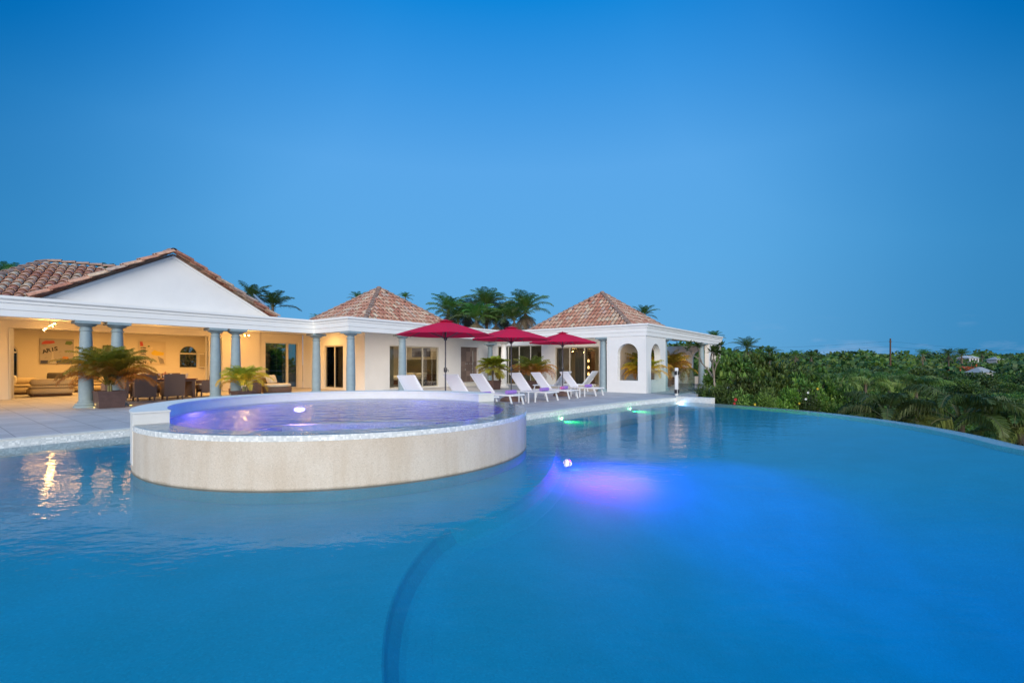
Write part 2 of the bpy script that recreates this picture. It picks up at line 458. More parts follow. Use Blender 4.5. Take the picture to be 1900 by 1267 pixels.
SUN_EL, SUN_AZ = R(9), R(205)     # just after sunset: a weak, very soft glow from behind the camera
w = bpy.data.worlds.new('World'); SC.world = w; w.use_nodes = True
nt = w.node_tree; L = nt.links; bg = nt.nodes['Background']
sky = nd(nt, 'ShaderNodeTexSky', sky_type='NISHITA', sun_disc=False); sky.sun_elevation = R(4); sky.sun_rotation = SUN_AZ
sky.ozone_density = 4; sky.dust_density = .4; sky.air_density = 1.0
tc = nd(nt, 'ShaderNodeTexCoord'); sx = nd(nt, 'ShaderNodeSeparateXYZ'); L.new(tc.outputs['Generated'], sx.inputs[0])
gr = ramp(nt, [(0.0, (.14, .40, .70)), (.06, (.13, .405, .735)), (.21, (.115, .41, .79)), (.38, (.103, .39, .815)), (.51, (.045, .31, .767)), (.613, (.005, .24, .70)), (.70, (.02, .26, .72)), (.84, (.34, .66, 1.15)), (1, (.52, .82, 1.35))])  # overhead stops raised beyond the frame to light deck and pool floor
L.new(sx.outputs['Z'], gr.inputs['Fac'])
# darker to the sides of the view axis (lens vignette put into the sky colour)
absx = nd(nt, 'ShaderNodeMath', operation='ABSOLUTE'); L.new(sx.outputs['X'], absx.inputs[0])
side = ramp(nt, [(.30, (1, 1, 1)), (.46, (.90, .96, .97)), (.60, (.55, .76, .82)), (.70, (.36, .64, .73)), (.85, (.2, .5, .6))]); side.color_ramp.interpolation = 'B_SPLINE'
L.new(absx.outputs[0], side.inputs['Fac'])
xz = nd(nt, 'ShaderNodeMath', operation='MULTIPLY'); L.new(absx.outputs[0], xz.inputs[0]); L.new(sx.outputs['Z'], xz.inputs[1])
s2 = ramp(nt, [(.13, (1, 1, 1)), (.22, (.70, .88, .93)), (.30, (.05, .66, .80)), (.5, (.0, .55, .7))]); L.new(xz.outputs[0], s2.inputs['Fac'])
mu2 = nd(nt, 'ShaderNodeMix', data_type='RGBA', blend_type='MULTIPLY'); mu2.inputs[0].default_value = 1
L.new(gr.outputs[0], mu2.inputs[6]); L.new(s2.outputs[0], mu2.inputs[7])
mul = nd(nt, 'ShaderNodeMix', data_type='RGBA', blend_type='MULTIPLY'); mul.inputs[0].default_value = 1
L.new(mu2.outputs[2], mul.inputs[6]); L.new(side.outputs[0], mul.inputs[7])
nk = nd(nt, 'ShaderNodeMix', data_type='RGBA', blend_type='MULTIPLY'); nk.inputs[0].default_value = 1; nk.inputs[7].default_value = (.16, .10, .06, 1)
L.new(sky.outputs[0], nk.inputs[6])
# the Nishita glow belongs to the half of the sky behind the camera, where the sun went down
bk = nd(nt, 'ShaderNodeMapRange'); bk.inputs['From Min'].default_value = .15; bk.inputs['From Max'].default_value = -.5; bk.inputs['To Min'].default_value = 0; bk.inputs['To Max'].default_value = 1.0
L.new(sx.outputs['Y'], bk.inputs['Value'])
nk2 = nd(nt, 'ShaderNodeMix', data_type='RGBA', blend_type='MULTIPLY'); nk2.inputs[0].default_value = 1; L.new(nk.outputs[2], nk2.inputs[6]); L.new(bk.outputs[0], nk2.inputs[7])
ad = nd(nt, 'ShaderNodeMix', data_type='RGBA', blend_type='ADD'); ad.inputs[0].default_value = 1; L.new(mul.outputs[2], ad.inputs[6]); L.new(nk2.outputs[2], ad.inputs[7])
# faint low clouds close to the horizon
mpc = nd(nt, 'ShaderNodeMapping'); mpc.inputs['Scale'].default_value = (9, 9, 34); L.new(tc.outputs['Generated'], mpc.inputs['Vector'])
cn = nd(nt, 'ShaderNodeTexNoise', Scale=1.0, Detail=6.0, Roughness=.6); L.new(mpc.outputs[0], cn.inputs['Vector'])
cr = ramp(nt, [(.56, (0, 0, 0)), (.72, (1, 1, 1))]); L.new(cn.outputs['Fac'], cr.inputs['Fac'])
cz = ramp(nt, [(.0, (.0, .0, .0)), (.012, (.5, .5, .5)), (.035, (.30, .30, .30)), (.09, (0, 0, 0))]); L.new(sx.outputs['Z'], cz.inputs['Fac'])
cm = nd(nt, 'ShaderNodeMath', operation='MULTIPLY'); L.new(cr.outputs[0], cm.inputs[0]); L.new(cz.outputs[0], cm.inputs[1])
ca = nd(nt, 'ShaderNodeMix', data_type='RGBA'); L.new(cm.outputs[0], ca.inputs[0]); L.new(ad.outputs[2], ca.inputs[6]); ca.inputs[7].default_value = (.36, .50, .74, 1)
L.new(ca.outputs[2], bg.inputs[0]); bg.inputs[1].default_value = 1.0

def lamp(name, typ, loc, energy, col, size=.1, rot=None, to=None, **kw):
    l = bpy.data.lights.new(name, typ); o = bpy.data.objects.new(name, l); COL.objects.link(o)
    l.energy = energy; l.color = col; o.location = loc
    if typ == 'SUN': l.angle = size
    elif typ == 'AREA':
        l.shape = kw.pop('shape', 'RECTANGLE'); l.size = size; l.size_y = kw.pop('size_y', size)
    else: l.shadow_soft_size = size
    for k, v in kw.items(): setattr(l, k, v)
    if to is not None: o.rotation_euler = (Vector(to) - Vector(loc)).to_track_quat('-Z', 'Y').to_euler()
    elif rot is not None: o.rotation_euler = rot
    return o
sd = Vector((math.sin(SUN_AZ) * math.cos(SUN_EL), math.cos(SUN_AZ) * math.cos(SUN_EL), math.sin(SUN_EL)))
SD = Vector((.10, -.93, .36)).normalized()
lamp('sun', 'SUN', (0, -20, 20), 3.15, (1.0, .925, .80), R(40), to=Vector((0, -20, 20)) - SD)

# ------------------------------------------------------------------ pool outline (world xy)
CX, CY, CR = 1.44, 11.577, 8.135            # infinity edge arc
def arc(cx, cy, r, a0, a1, n): return [(cx + r * math.cos(a0 + (a1 - a0) * k / n), cy + r * math.sin(a0 + (a1 - a0) * k / n)) for k in range(n + 1)]
a_start = math.atan2(17.25 - CY, 7.12 - CX); a_end = math.atan2(8.27 - CY, 8.87 - CX)
EDGE = arc(CX, CY, CR, a_start, a_end, 40) + [(8.72, 7.4), (8.45, 6.2), (8.0, 4.6), (7.3, 2.6), (6.4, .6), (5.5, -1.5)]
st = lambda s, t: tuple(W(s, t)[:2])
SHORE = [st(-7, 7.4), st(-4.5, 7.3), st(-2.4, 7.25), st(-.6, 7.25), st(.3, 7.6), st(.9, 8.6), st(1.8, 9.4), st(3.2, 10.2), st(4.2, 11.4), st(5.0, 11.78), st(6.2, 11.84), st(9.4, 12.03), st(12.0, 12.3), st(14.86, 12.79)]
CORNER = (7.12, 17.25)
POOL = SHORE + EDGE + [(-9, -1.5)]          # EDGE starts at the corner

# terrain -------------------------------------------------------------------
def sm(a, b, x):
    x = max(0, min(1, (x - a) / (b - a))); return x * x * (3 - 2 * x)
def ground_z(x, y):
    p = Vector((x, y)) - A0; s, t = p.dot(U), p.dot(N)
    k = max(sm(11.0, 15.5, t), sm(30.5, 37, s) * sm(-8, 2, t))
    # nothing falls away in front of the camera's own terrace
    d = math.hypot(x, y)
    low = -4.2 + max(0, d - 45) * .0145
    low += noise.noise(Vector((x * .012, y * .012, 0))) * (.6 + min(.5, d * .003))
    z = (1 - k) * -.05 + k * low
    return z
def terrain():
    b = MB(); xs = []; 
    def axis(lo, hi, c, fine, grow):
        v = [c]; st_ = fine
        while v[-1] < hi: v.append(v[-1] + st_); st_ *= grow
        u_ = [c]; st_ = fine
        while u_[-1] > lo: u_.append(u_[-1] - st_); st_ *= grow
        return sorted(set(u_ + v))
    xs = axis(-1200, 1600, 10, 1.2, 1.07); ys = axis(-300, 2500, 18, 1.2, 1.07)
    vs = []
    for y in ys:
        for x in xs:
            z = ground_z(x, y)
            inside = -11 < x < 10.0 and y < 19.5 or (x < 9.5 and y < 10)
            p = Vector((x, y)) - A0; s, t = p.dot(U), p.dot(N)
            if t < 10.8 and s < 30: z = -.25
            dd = math.hypot(x - CX, y - CY)
            if dd < CR + .8 or (y < 12 and x < 10.5) or (t < 13.5 and s < 16): z = min(z, -2.2)
            vs.append((x, y, z))
    nx = len(xs)
    fs = [(j * nx + i, j * nx + i + 1, (j + 1) * nx + i + 1, (j + 1) * nx + i) for j in range(len(ys) - 1) for i in range(nx - 1)]
    b.add(vs, fs)
    m = mat('scrub_ground', (.014, .020, .009), .95, .6, 3, .5, .6)
    return tag(b.build('ground', m, smooth=180), kind='structure')
terrain()

# terrace --------------------------------------------------------------------
b = MB(); b.poly([SHORE + [CORNER, st(16.2, 13.1), st(17.6, 12.75), st(19.5, 12.6), st(20.5, 11.2), st(31, 11.2), st(31, -9), st(18, -16), st(-14, -16), st(-14, 7.4)]], DZ - .35, DZ)
tag(b.build('terrace', M['deck']), kind='structure')

# coping: flat stone strip and mosaic face along the shore ------------------
def offset_line(pts, d):
    out = []
    for i, p in enumerate(pts):
        a = Vector(pts[max(i - 1, 0)]); c = Vector(pts[min(i + 1, len(pts) - 1)])
        t_ = (c - a).normalized(); n_ = Vector((-t_.y, t_.x))
        q = Vector(p) + n_ * d; out.append((q.x, q.y))
    return out
def resample(pts, step):
    out = [Vector(pts[0])]
    for i in range(len(pts) - 1):
        a, c = Vector(pts[i]), Vector(pts[i + 1]); n_ = max(1, int((c - a).length / step))
        for k in range(1, n_ + 1): out.append(a.lerp(c, k / n_))
    return [tuple(p) for p in out]
def catmull(P, n=6):
    P = [Vector(p) for p in P]; out = []
    for i in range(len(P) - 1):
        p0, p1, p2, p3 = P[max(i - 1, 0)], P[i], P[i + 1], P[min(i + 2, len(P) - 1)]
        for k in range(n):
            t_ = k / n
            out.append(.5 * ((2 * p1) + (p2 - p0) * t_ + (2 * p0 - 5 * p1 + 4 * p2 - p3) * t_ ** 2 + (3 * p1 - p0 - 3 * p2 + p3) * t_ ** 3))
    out.append(P[-1]); return out
def strip(b, pa, pb, z0, z1):
    n = len(pa); vs = []
    for p, q in zip(pa, pb): vs += [(p[0], p[1], z0), (q[0], q[1], z0), (q[0], q[1], z1), (p[0], p[1], z1)]
    fs = []
    for k in range(n - 1):
        a, c = 4 * k, 4 * (k + 1)
        for q in range(4):
            w_ = (q + 1) % 4; fs.append((a + q, a + w_, c + w_, c + q))
    fs += [(3, 2, 1, 0), (4 * n - 4, 4 * n - 3, 4 * n - 2, 4 * n - 1)]
    b.add(vs, fs)
SH = SHORE + [CORNER]
b = MB(); strip(b, offset_line(SHORE, -.012), offset_line(SHORE, .26), DZ + .004, DZ + .022); tag(b.build('pool_edge', M['coping']), kind='structure')
b = MB(); strip(b, offset_line(SHORE, -.008), offset_line(SHORE, .05), -.22, DZ + .003)
tag(b.build('waterline_wall', M['mosaic']), kind='structure')
# short return wall at the far corner
b = MB(); c0 = Vector(SHORE[-1]); c1 = Vector(CORNER); dv = (c1 - c0).normalized(); nv = Vector((-dv.y, dv.x))
b.poly([[tuple(c0 - nv * .02), tuple(c1 - nv * .02 + dv * .2), tuple(c1 + nv * .32 + dv * .2), tuple(c0 + nv * .32)]], -1.5, .19)
o = tag(b.build('end_wall', M['mosaic_fine']), 'low pale mosaic wall at the far corner where the infinity edge begins', 'wall')

# pool shell ----------------------------------------------------------------
SPX, SPY, SPR = -2.79, 8.25, 3.04
ZS, ZD = -.15, -.32
deepL = [(2.694 + 3.50 * math.cos(R(x)), 3.370 + 3.50 * math.sin(R(x))) for x in range(250, 160, -3)]
ring = [tuple(p) for p in catmull([(-.60, 4.47), (-.38, 4.73), (-.12, 5.07), (.14, 5.58), (.37, 6.22), (.56, 6.95), (.70, 7.76), (.82, 8.8), (.86, 9.6), (1.2, 10.6)], 6)]
deepL = deepL[:-1]
bench = [st(9.4, 13.25), st(12.0, 13.45), st(14.0, 13.9)]
EIN = [(CX + (CR - .32) * math.cos(a_start + (a_end - a_start) * k / 40), CY + (CR - .32) * math.sin(a_start + (a_end - a_start) * k / 40)) for k in range(3, 41)] + [(8.4, 7.4), (8.13, 6.2), (7.68, 4.6), (6.98, 2.6), (6.08, .6), (5.2, -1.2)]
DEEP = deepL + ring + bench + EIN
b = MB()
b.poly([POOL, DEEP], ZS)
def seg_dist(p, line):
    best = 1e9
    for i in range(len(line) - 1):
        a, c = Vector(line[i]), Vector(line[i + 1]); d = c - a; t_ = max(0, min(1, (p - a).dot(d) / d.length_squared)); best = min(best, (p - a - d * t_).length)
    return best
def floor_z(x, y):
    """deep floor: shallow along the infinity edge, a bowl towards the near right"""
    r_ = min(1, math.hypot(x - 5.0, (y - 2.4) * .9) / 5.4); z = ZD - .006 - 1.7 * (1 - r_ * r_) ** 2  # bowl shaped to darken the near right water, standing in for vignette
    d = seg_dist(Vector((x, y)), EDGE); k = math.exp(-(max(0, d - .3) / 1.3) ** 1.2)
    return z + (-.10 - z) * k
def inp(x, y, P):
    c = False; j = len(P) - 1
    for i in range(len(P)):
        if (P[i][1] > y) != (P[j][1] > y) and x < (P[j][0] - P[i][0]) * (y - P[i][1]) / (P[j][1] - P[i][1]) + P[i][0]: c = not c
        j = i
    return c
fl_ = MB(); nx_, ny_, h_ = 46, 84, .25; x0_, y0_ = -1.4, -1.6
fl_.add([(x0_ + i * h_, y0_ + j * h_, floor_z(x0_ + i * h_, y0_ + j * h_)) for j in range(ny_) for i in range(nx_)],
        [(j * nx_ + i, j * nx_ + i + 1, (j + 1) * nx_ + i + 1, (j + 1) * nx_ + i) for j in range(ny_ - 1) for i in range(nx_ - 1)
         if any(inp(x0_ + (i + a) * h_, y0_ + (j + c) * h_, DEEP) for a in (0, 1) for c in (0, 1))])
tag(fl_.build('pool_floor', M['pool_floor'], recalc=False, smooth=180), kind='structure')
n = len(DEEP)
b.add([(x, y, ZS) for x, y in DEEP] + [(x, y, ZD) for x, y in DEEP], [(i, (i + 1) % n, n + (i + 1) % n, n + i) for i in range(n)])
# rounded step edge: the shelf rolls over and slopes down to the deep floor
LS = deepL + ring; prev = (LS, ZS + .001)
for d_, z_ in ((-.012, ZS - .01), (-.03, ZS - .05), (-.06, ZS - .09), (-.09, ZS - .13), (-.13, ZD + .02), (-.19, ZD + .008), (-.27, ZD - .002), (-.36, ZD - .03)):
    cur = offset_line(LS, d_); m_ = len(LS)
    b.add([(x, y, prev[1]) for x, y in prev[0]] + [(x, y, z_) for x, y in cur], [(i, i + 1, m_ + i + 1, m_ + i) for i in range(m_ - 1)])
    prev = (cur, z_)
n = len(POOL); b.add([(x, y, .0) for x, y in POOL] + [(x, y, ZS) for x, y in POOL], [(i, i + 1, n + i + 1, n + i) for i in range(len(SHORE) - 1)])
tag(b.build('pool_basin', M['pool_floor'], recalc=False), kind='structure')
# infinity edge wall: rim just under the surface, outer face down to the catch gutter
b = MB(); E2 = resample(EDGE, .5)
rim_out = offset_line(E2, .0); rim_in = offset_line(E2, -.30)
strip(b, rim_in, rim_out, -2.3, -.012)
tag(b.build('infinity_edge', M['mosaic_fine']), kind='structure')
b = MB(); g_in = offset_line(E2, .02); g_out = offset_line(E2, .55); strip(b, g_in, g_out, -3.0, -1.9)
tag(b.build('catch_gutter', M['coping']), kind='structure')
# water body (closed: surface plus an absorbing volume)
b = MB(); PW = [tuple(p) for p in offset_line(SHORE, .03)] + [(x, y) for x, y in offset_line(E2, .006)] + [(-9, -1.5)]
b.poly([PW], -2.25, 0.0)
tag(b.build('pool_water', M['water']), kind='structure')

# ------------------------------------------------------------------ pool lamps
def pool_lamp(loc, dirv, m, col, energy, label, spot=R(110), r=.075, wide=1.0):
    o = empty('pool_lamp', loc); q = Vector(dirv).to_track_quat('Z', 'Y').to_matrix().to_4x4()
    b = MB(); b.m = q; b.lathe([(r * 1.35, -.02), (r * 1.35, .012), (r * 1.05, .022), (r * 1.05, -.02)], n=20, cap=False); b.build('rim', M['steel'], o, smooth=40)
    b = MB(); b.m = q @ Matrix.Diagonal((wide, 1, 1, 1)); b.lathe([(r, -.01), (r * .9, .018), (r * .5, .03), (.001, .034)], n=20, cap=False); b.build('lens', m, o, smooth=60)
    tag(o, label, 'pool lamp', 'pool lamps')
    l = lamp('pool_spot', 'SPOT', tuple(Vector(loc) + Vector(dirv).normalized() * .08), energy, col, .05, to=Vector(loc) + Vector(dirv) * 3, spot_size=spot, spot_blend=.9)
    return o

# ------------------------------------------------------------------ round raised spa
spa = tag(empty('hot_tub', (SPX, SPY, 0), world=True), 'large round raised spa with beige pebble wall and violet lit water', 'hot tub')
b = MB(); b.ringseg(SPR - .30, SPR - .004, ZS - .02, -.021, SPX, SPY, 0, 2 * PI, 160); b.build('footing', M['pool_floor'], spa, smooth=40)
b = MB(); b.ringseg(SPR - .39, SPR, -.02, .545, SPX, SPY, 0, 2 * PI, 160); b.build('outer_wall', M['spa_stone'], spa, smooth=40)
A1, A2 = R(38), R(226)
b = MB(); b.lathe([(SPR - .398, .588), (SPR - .398, -.24)], SPX, SPY, 120, cap=False); b.build('basin_lining', M['spa_floor'], spa, smooth=40)
b = MB(); b.ringseg(SPR - .39, SPR + .004, .546, .612, SPX, SPY, A2 - 2 * PI, A1, 120); b.build('mosaic_rim', M['mosaic'], spa, smooth=40)
b = MB(); b.ringseg(SPR - .39, SPR + .006, .10, .765, SPX, SPY, A1, A2, 120); b.ringseg(SPR - .40, SPR + .016, .766, .79, SPX, SPY, A1 - .004, A2 + .004, 120); b.build('raised_wall', M['spa_cap'], spa, smooth=40)
b = MB(); b.lathe([(SPR - .38, -.25), (.001, -.25)], SPX, SPY, 64, cap=False); b.lathe([(SPR - .55, .12), (SPR - .55, -.25)], SPX, SPY, 64, cap=False); b.lathe([(SPR - .39, .12), (SPR - .55, .12)], SPX, SPY, 64, cap=False); b.build('basin', M['spa_floor'], spa, smooth=40)
b = MB(); pts = arc(SPX, SPY, SPR - .003, A2 - 2 * PI, A1, 110) + arc(SPX, SPY, SPR - .38, A1, A2, 90); b.poly([pts], .622); 
b.poly([arc(SPX, SPY, SPR - .385, 0, 2 * PI - .03, 120)], .615) if False else None
b.build('water', M['spa_water'], spa)

# ------------------------------------------------------------------ building helpers
def rect(a0, a1, z0, z1): return [(a0, z0), (a1, z0), (a1, z1), (a0, z1)]
def archloop(a0, a1, z0, z1, n=18):
    r = (a1 - a0) / 2; c = (a0 + a1) / 2; zc = z1 - r
    return [(a0, z0), (a1, z0)] + [(c + r * math.cos(PI * k / n), zc + r * math.sin(PI * k / n)) for k in range(n + 1)]
def plane_t(t0): return lambda a, z, d: W(a, t0 - d, z)      # faces the pool (+t)
def plane_s(s0): return lambda a, z, d: W(s0 + d, a, z)      # faces back along the front (-s)
def wall(parent, fn, a0, a1, z0, z1, holes=(), th=.22, m=None, name='wall'):
    b = MB(); b.slabpoly([rect(a0, a1, z0, z1)] + [list(h) for h in holes], fn, th)
    return b.build(name, m or M['white'], parent)
def framebox(b, fn, a0, a1, z0, z1, w, d0, d1):
    for r_ in (rect(a0, a0 + w, z0, z1), rect(a1 - w, a1, z0, z1), rect(a0 + w, a1 - w, z1 - w, z1), rect(a0 + w, a1 - w, z0, z0 + w)):
        b.slabpoly([r_], lambda a, z, d: fn(a, z, d0 + d * (d1 - d0)), 1)
def sliding(parent, fn, a0, a1, z0, z1, n, glass=None, w=.06, d0=.07, m=None, name='sliding_door', open_=()):
    b = MB(); framebox(b, fn, a0, a1, z0, z1, w, d0, d0 + .1)
    wd = (a1 - a0) / n
    for k in range(1, n): b.slabpoly([rect(a0 + k * wd - w * .55, a0 + k * wd + w * .55, z0 + w, z1 - w)], lambda a, z, d: fn(a, z, d0 + .01 + d * .07), 1)
    o = b.build(name, m or M['alu'], parent)
    for k in range(n):
        if k in open_: continue
        b = MB(); b.slabpoly([rect(a0 + k * wd + w * .56, a0 + (k + 1) * wd - w * .56, z0 + w, z1 - w)], lambda a, z, d: fn(a, z, d0 + .04 + d * .008), 1)
        b.build('pane', glass or M['glass'], o)
    return o

def column(parent, s, t, h=2.6, r=.165, m=None):
    p = W(s, t)
    z = DZ
    b = MB(); b.m = Matrix.Translation((p.x, p.y, 0)) @ Matrix.Rotation(TH, 4, 'Z')
    e = r * 1.75
    b.box(-e, e, -e, e, z + h - .085, z + h - .001)
    b.m = Matrix.Translation((p.x, p.y, 0))
    b.lathe([(r * .86, z + h - .30), (r * .98, z + h - .29), (r * .98, z + h - .26), (r * .84, z + h - .25), (r * .84, z + h - .17), (r * 1.1, z + h - .165), (r * 1.45, z + h - .12), (r * 1.62, z + h - .086)], n=28)
    cap = b
    bs = MB(); bs.m = Matrix.Translation((p.x, p.y, 0)) @ Matrix.Rotation(TH, 4, 'Z'); e = r * 1.75
    bs.m = Matrix.Translation((p.x, p.y, 0))
    bs.lathe([(r * 1.78, z + .002), (r * 1.78, z + .06), (r * 1.5, z + .062), (r * 1.62, z + .09), (r * 1.5, z + .13), (r * 1.2, z + .14), (r * 1.2, z + .17), (r * 1.06, z + .2)], n=28)
    sh = MB(); sh.m = Matrix.Translation((p.x, p.y, 0))
    sh.lathe([(r * 1.04, z + .2), (r * 1.07, z + .5), (r * 1.06, z + .9), (r * 1.0, z + 1.5), (r * .92, z + 2.0), (r * .84, z + h - .3)], n=28)
    mm = m or M['column']
    o = sh.build('column', mm, parent, smooth=35)
    cap.build('capital', mm, o, smooth=35); bs.build('base', mm, o, smooth=35)
    return o

PROF = [(-.30, 2.6), (0, 2.6), (0, 2.775), (.022, 2.785), (.022, 2.955), (.05, 2.968), (.05, 3.03), (.10, 3.075), (.10, 3.15), (-.30, 3.15)]
def sweep(path, prof, name, parent, m):
    """path in (s,t); positive profile offset = right-hand side of travel in (s,t) seen with t downwards"""
    b = MB(); P = [Vector(p) for p in path]; k = len(prof); vs = []
    for i, p in enumerate(P):
        def nrm(a, c):
            d = (c - a).normalized(); return Vector((-d.y, d.x))
        if i == 0: nn = nrm(P[0], P[1]); mv = nn
        elif i == len(P) - 1: mv = nrm(P[-2], P[-1])
        else:
            n1, n2 = nrm(P[i - 1], p), nrm(p, P[i + 1]); mv = (n1 + n2) / (1 + n1.dot(n2))
        for o_, z in prof:
            q = p + mv * o_; vs.append(W(q.x, q.y, z))
    fs = []
    for i in range(len(P) - 1):
        for j in range(k):
            j2 = (j + 1) % k; fs.append((i * k + j, i * k + j2, (i + 1) * k + j2, (i + 1) * k + j))
    fs.append(tuple(range(k))); fs.append(tuple(reversed(range((len(P) - 1) * k, len(P) * k))))
    b.add(vs, fs)
    return b.build(name, m, parent)

def barrel(b, p, d, nrm, L_, r0, r1, seg=5, lift=.0):
    """half-round tile from p (upper end) running along d; nrm = up normal"""
    d = d.normalized(); x = d.cross(nrm).normalized(); vs = []
    for q, rr, lf in ((p, r0, .0), (p + d * L_, r1, lift)):
        for k in range(seg + 1):
            a = PI * k / seg
            vs.append(q + x * (math.cos(a) * rr) + nrm * (math.sin(a) * rr * .8 + lf))
    n_ = seg + 1
    fs = [(k, k + 1, n_ + k + 1, n_ + k) for k in range(seg)]
    # closing rim at the lower lip gives the tile thickness
    for k in range(seg + 1):
        a = PI * k / seg; vs.append(p + d * L_ + x * (math.cos(a) * (r1 - .018)) + nrm * (math.sin(a) * (r1 - .018) * .8 + lift - .004))
    fs += [(n_ + k, n_ + k + 1, 2 * n_ + k + 1, 2 * n_ + k) for k in range(seg)]
    b.add(vs, fs)

def inpoly(x, y, P):
    c = False; j = len(P) - 1
    for i in range(len(P)):
        if (P[i][1] > y) != (P[j][1] > y) and x < (P[j][0] - P[i][0]) * (y - P[i][1]) / (P[j][1] - P[i][1]) + P[i][0]: c = not c
        j = i
    return c

def tile_plane(b, poly, ridge_dir, fall, sp=.25, ln=.42, rnd=None):
    """fill a planar polygon (world points) with rows of barrel tiles running down `fall`"""
    o = poly[0]; fall = fall.normalized(); rx = ridge_dir.normalized(); nrm = rx.cross(fall).normalized()
    if nrm.z < 0: nrm = -nrm
    P = [((p - o).dot(rx), (p - o).dot(fall)) for p in poly]
    x0, x1 = min(p[0] for p in P), max(p[0] for p in P); y0, y1 = min(p[1] for p in P), max(p[1] for p in P)
    nx = int((x1 - x0) / sp) + 1; rows = int((y1 - y0) / ln) + 2
    rr = rnd or random
    for i in range(nx + 1):
        x = x0 + (i + .5) * sp
        off = rr.uniform(-.02, .02)
        for j in range(rows):
            yb = y1 - j * ln + off
            if inpoly(x, yb - ln * .5, P):
                q = o + rx * (x + rr.uniform(-.008, .008)) + fall * (yb - ln * 1.12) + nrm * .012
                barrel(b, q, fall, nrm, ln * 1.12, .094, .116, 5, .038)
def sheet(b, poly, down=.0, th=.06):
    n_ = len(poly); e = poly[1] - poly[0]; f_ = poly[2] - poly[0]; nr = e.cross(f_).normalized()
    if nr.z < 0: nr = -nr
    top = [p + nr * down for p in poly]; bot = [p - nr * th for p in top]
    b.add(top + bot, [tuple(range(n_)), tuple(reversed(range(n_, 2 * n_)))] + [(i, (i + 1) % n_, n_ + (i + 1) % n_, n_ + i) for i in range(n_)])
def caps(b, p, q, r=.12, ln=.36):
    d = q - p; n_ = max(1, int(d.length / ln)); dn = d.normalized(); up = Vector((0, 0, 1)); up = (up - dn * up.dot(dn)).normalized()
    for k in range(n_):
        barrel(b, p + d * (k / n_) + up * .05, dn, up, d.length / n_ * 1.1, r * .9, r * 1.06, 6, .03)

def hip_roof(parent, sc, tc_, hs, ht, z0, z1):
    """pyramid roof centred on (sc, tc_)"""
    pk = W(sc, tc_, z1); c = [W(sc - hs, tc_ + ht, z0), W(sc + hs, tc_ + ht, z0), W(sc + hs, tc_ - ht, z0), W(sc - hs, tc_ - ht, z0)]
    b = MB()
    for i in range(4): sheet(b, [c[i], c[(i + 1) % 4], pk])
    root = b.build('roof', M['underlay'], parent)
    t = MB(); rn = random.Random(int(sc * 10))
    for i in range(4):
        a, q = c[i], c[(i + 1) % 4]; mid = (a + q) / 2
        tile_plane(t, [pk, a, q], q - a, mid - pk, rnd=rn)
    t.build('tiles', M['tile'], root, smooth=50, recalc=False)
    h = MB()
    for i in range(4): caps(h, pk + (c[i] - pk) * .02, c[i])
    h.sphere(tuple(pk + Vector((0, 0, .08))), .15, sz=.6)
    h.build('hip_caps', M['mortar'], root, smooth=50, recalc=False)
    return root

def stfloor(parent, s0, s1, t0, t1, z0, z1, m, name):
    b = MB(); P = [W(s0, t0), W(s1, t0), W(s1, t1), W(s0, t1)]
    b.poly([[(p.x, p.y) for p in P]], z0 + DZ, z1 + DZ); return b.build(name, m, parent)

# ------------------------------------------------------------------ main house
house = tag(empty('villa', W(2, -6), world=True), 'long white villa wing with a gabled clay roof and lit open lounge', 'house')
sweep([(-12, .24), (7.14, .24), (7.14, 1.5)], PROF, 'entablature', house, M['fascia'])
TF = -6.6
wall(house, plane_t(TF), -12, 8.0, 0, 2.96, [rect(-1.0, 6.25, .003, 2.67)], m=M['inner'])
wall(house, plane_t(TF - .12), 8.003, 10.38, 0, 2.96, [rect(8.32, 10.12, .003, 2.5)], m=M['inner'])
wall(house, plane_s(7.82), -12.98, TF - .23, 0, 2.96, m=M['inner'])
wall(house, plane_s(-4.5), -12.98, TF - .23, 0, 2.96, m=M['inner'])
wall(house, plane_t(-13.0), -4.5, 8.05, 0, 2.96, [archloop(6.36, 7.28, 1.1, 2.4), archloop(-.95, -.1, .55, 2.3)], m=M['inner'])
# skirting
b = MB(); b.slabpoly([rect(-4.2, 7.8, .003, .1)], lambda a, z, d: W(a, -12.985 + .012 * (1 - d), z), 1); b.build('skirting', M['coping'], house)
sliding(house, plane_t(TF), 6.25 - .62, 6.25, .003, 2.67, 1, name='sliding_door', d0=.02)
sliding(house, plane_t(TF), 6.25 - .70, 6.25 - .1, .003, 2.66, 1, name='sliding_door', d0=.13)
b = MB(); b.slabpoly([rect(-1.0, -.93, .003, 2.67)], lambda a, z, d: W(a, TF + .03 - d * .1, z), 1); b.slabpoly([rect(-.92, -.85, .003, 2.66)], lambda a, z, d: W(a, TF - .08 - d * .1, z), 1); b.build('door_frame', M['alu'], house)
sliding(house, plane_t(TF - .12), 8.32, 10.12, .003, 2.5, 1, glass=M['glass_dark'], name='window')
b = MB(); b.slabpoly([rect(9.45, 9.57, .06, 2.44)], lambda a, z, d: W(a, TF - .2 + d * .08, z), 1); b.build('window_post', M['alu'], house)
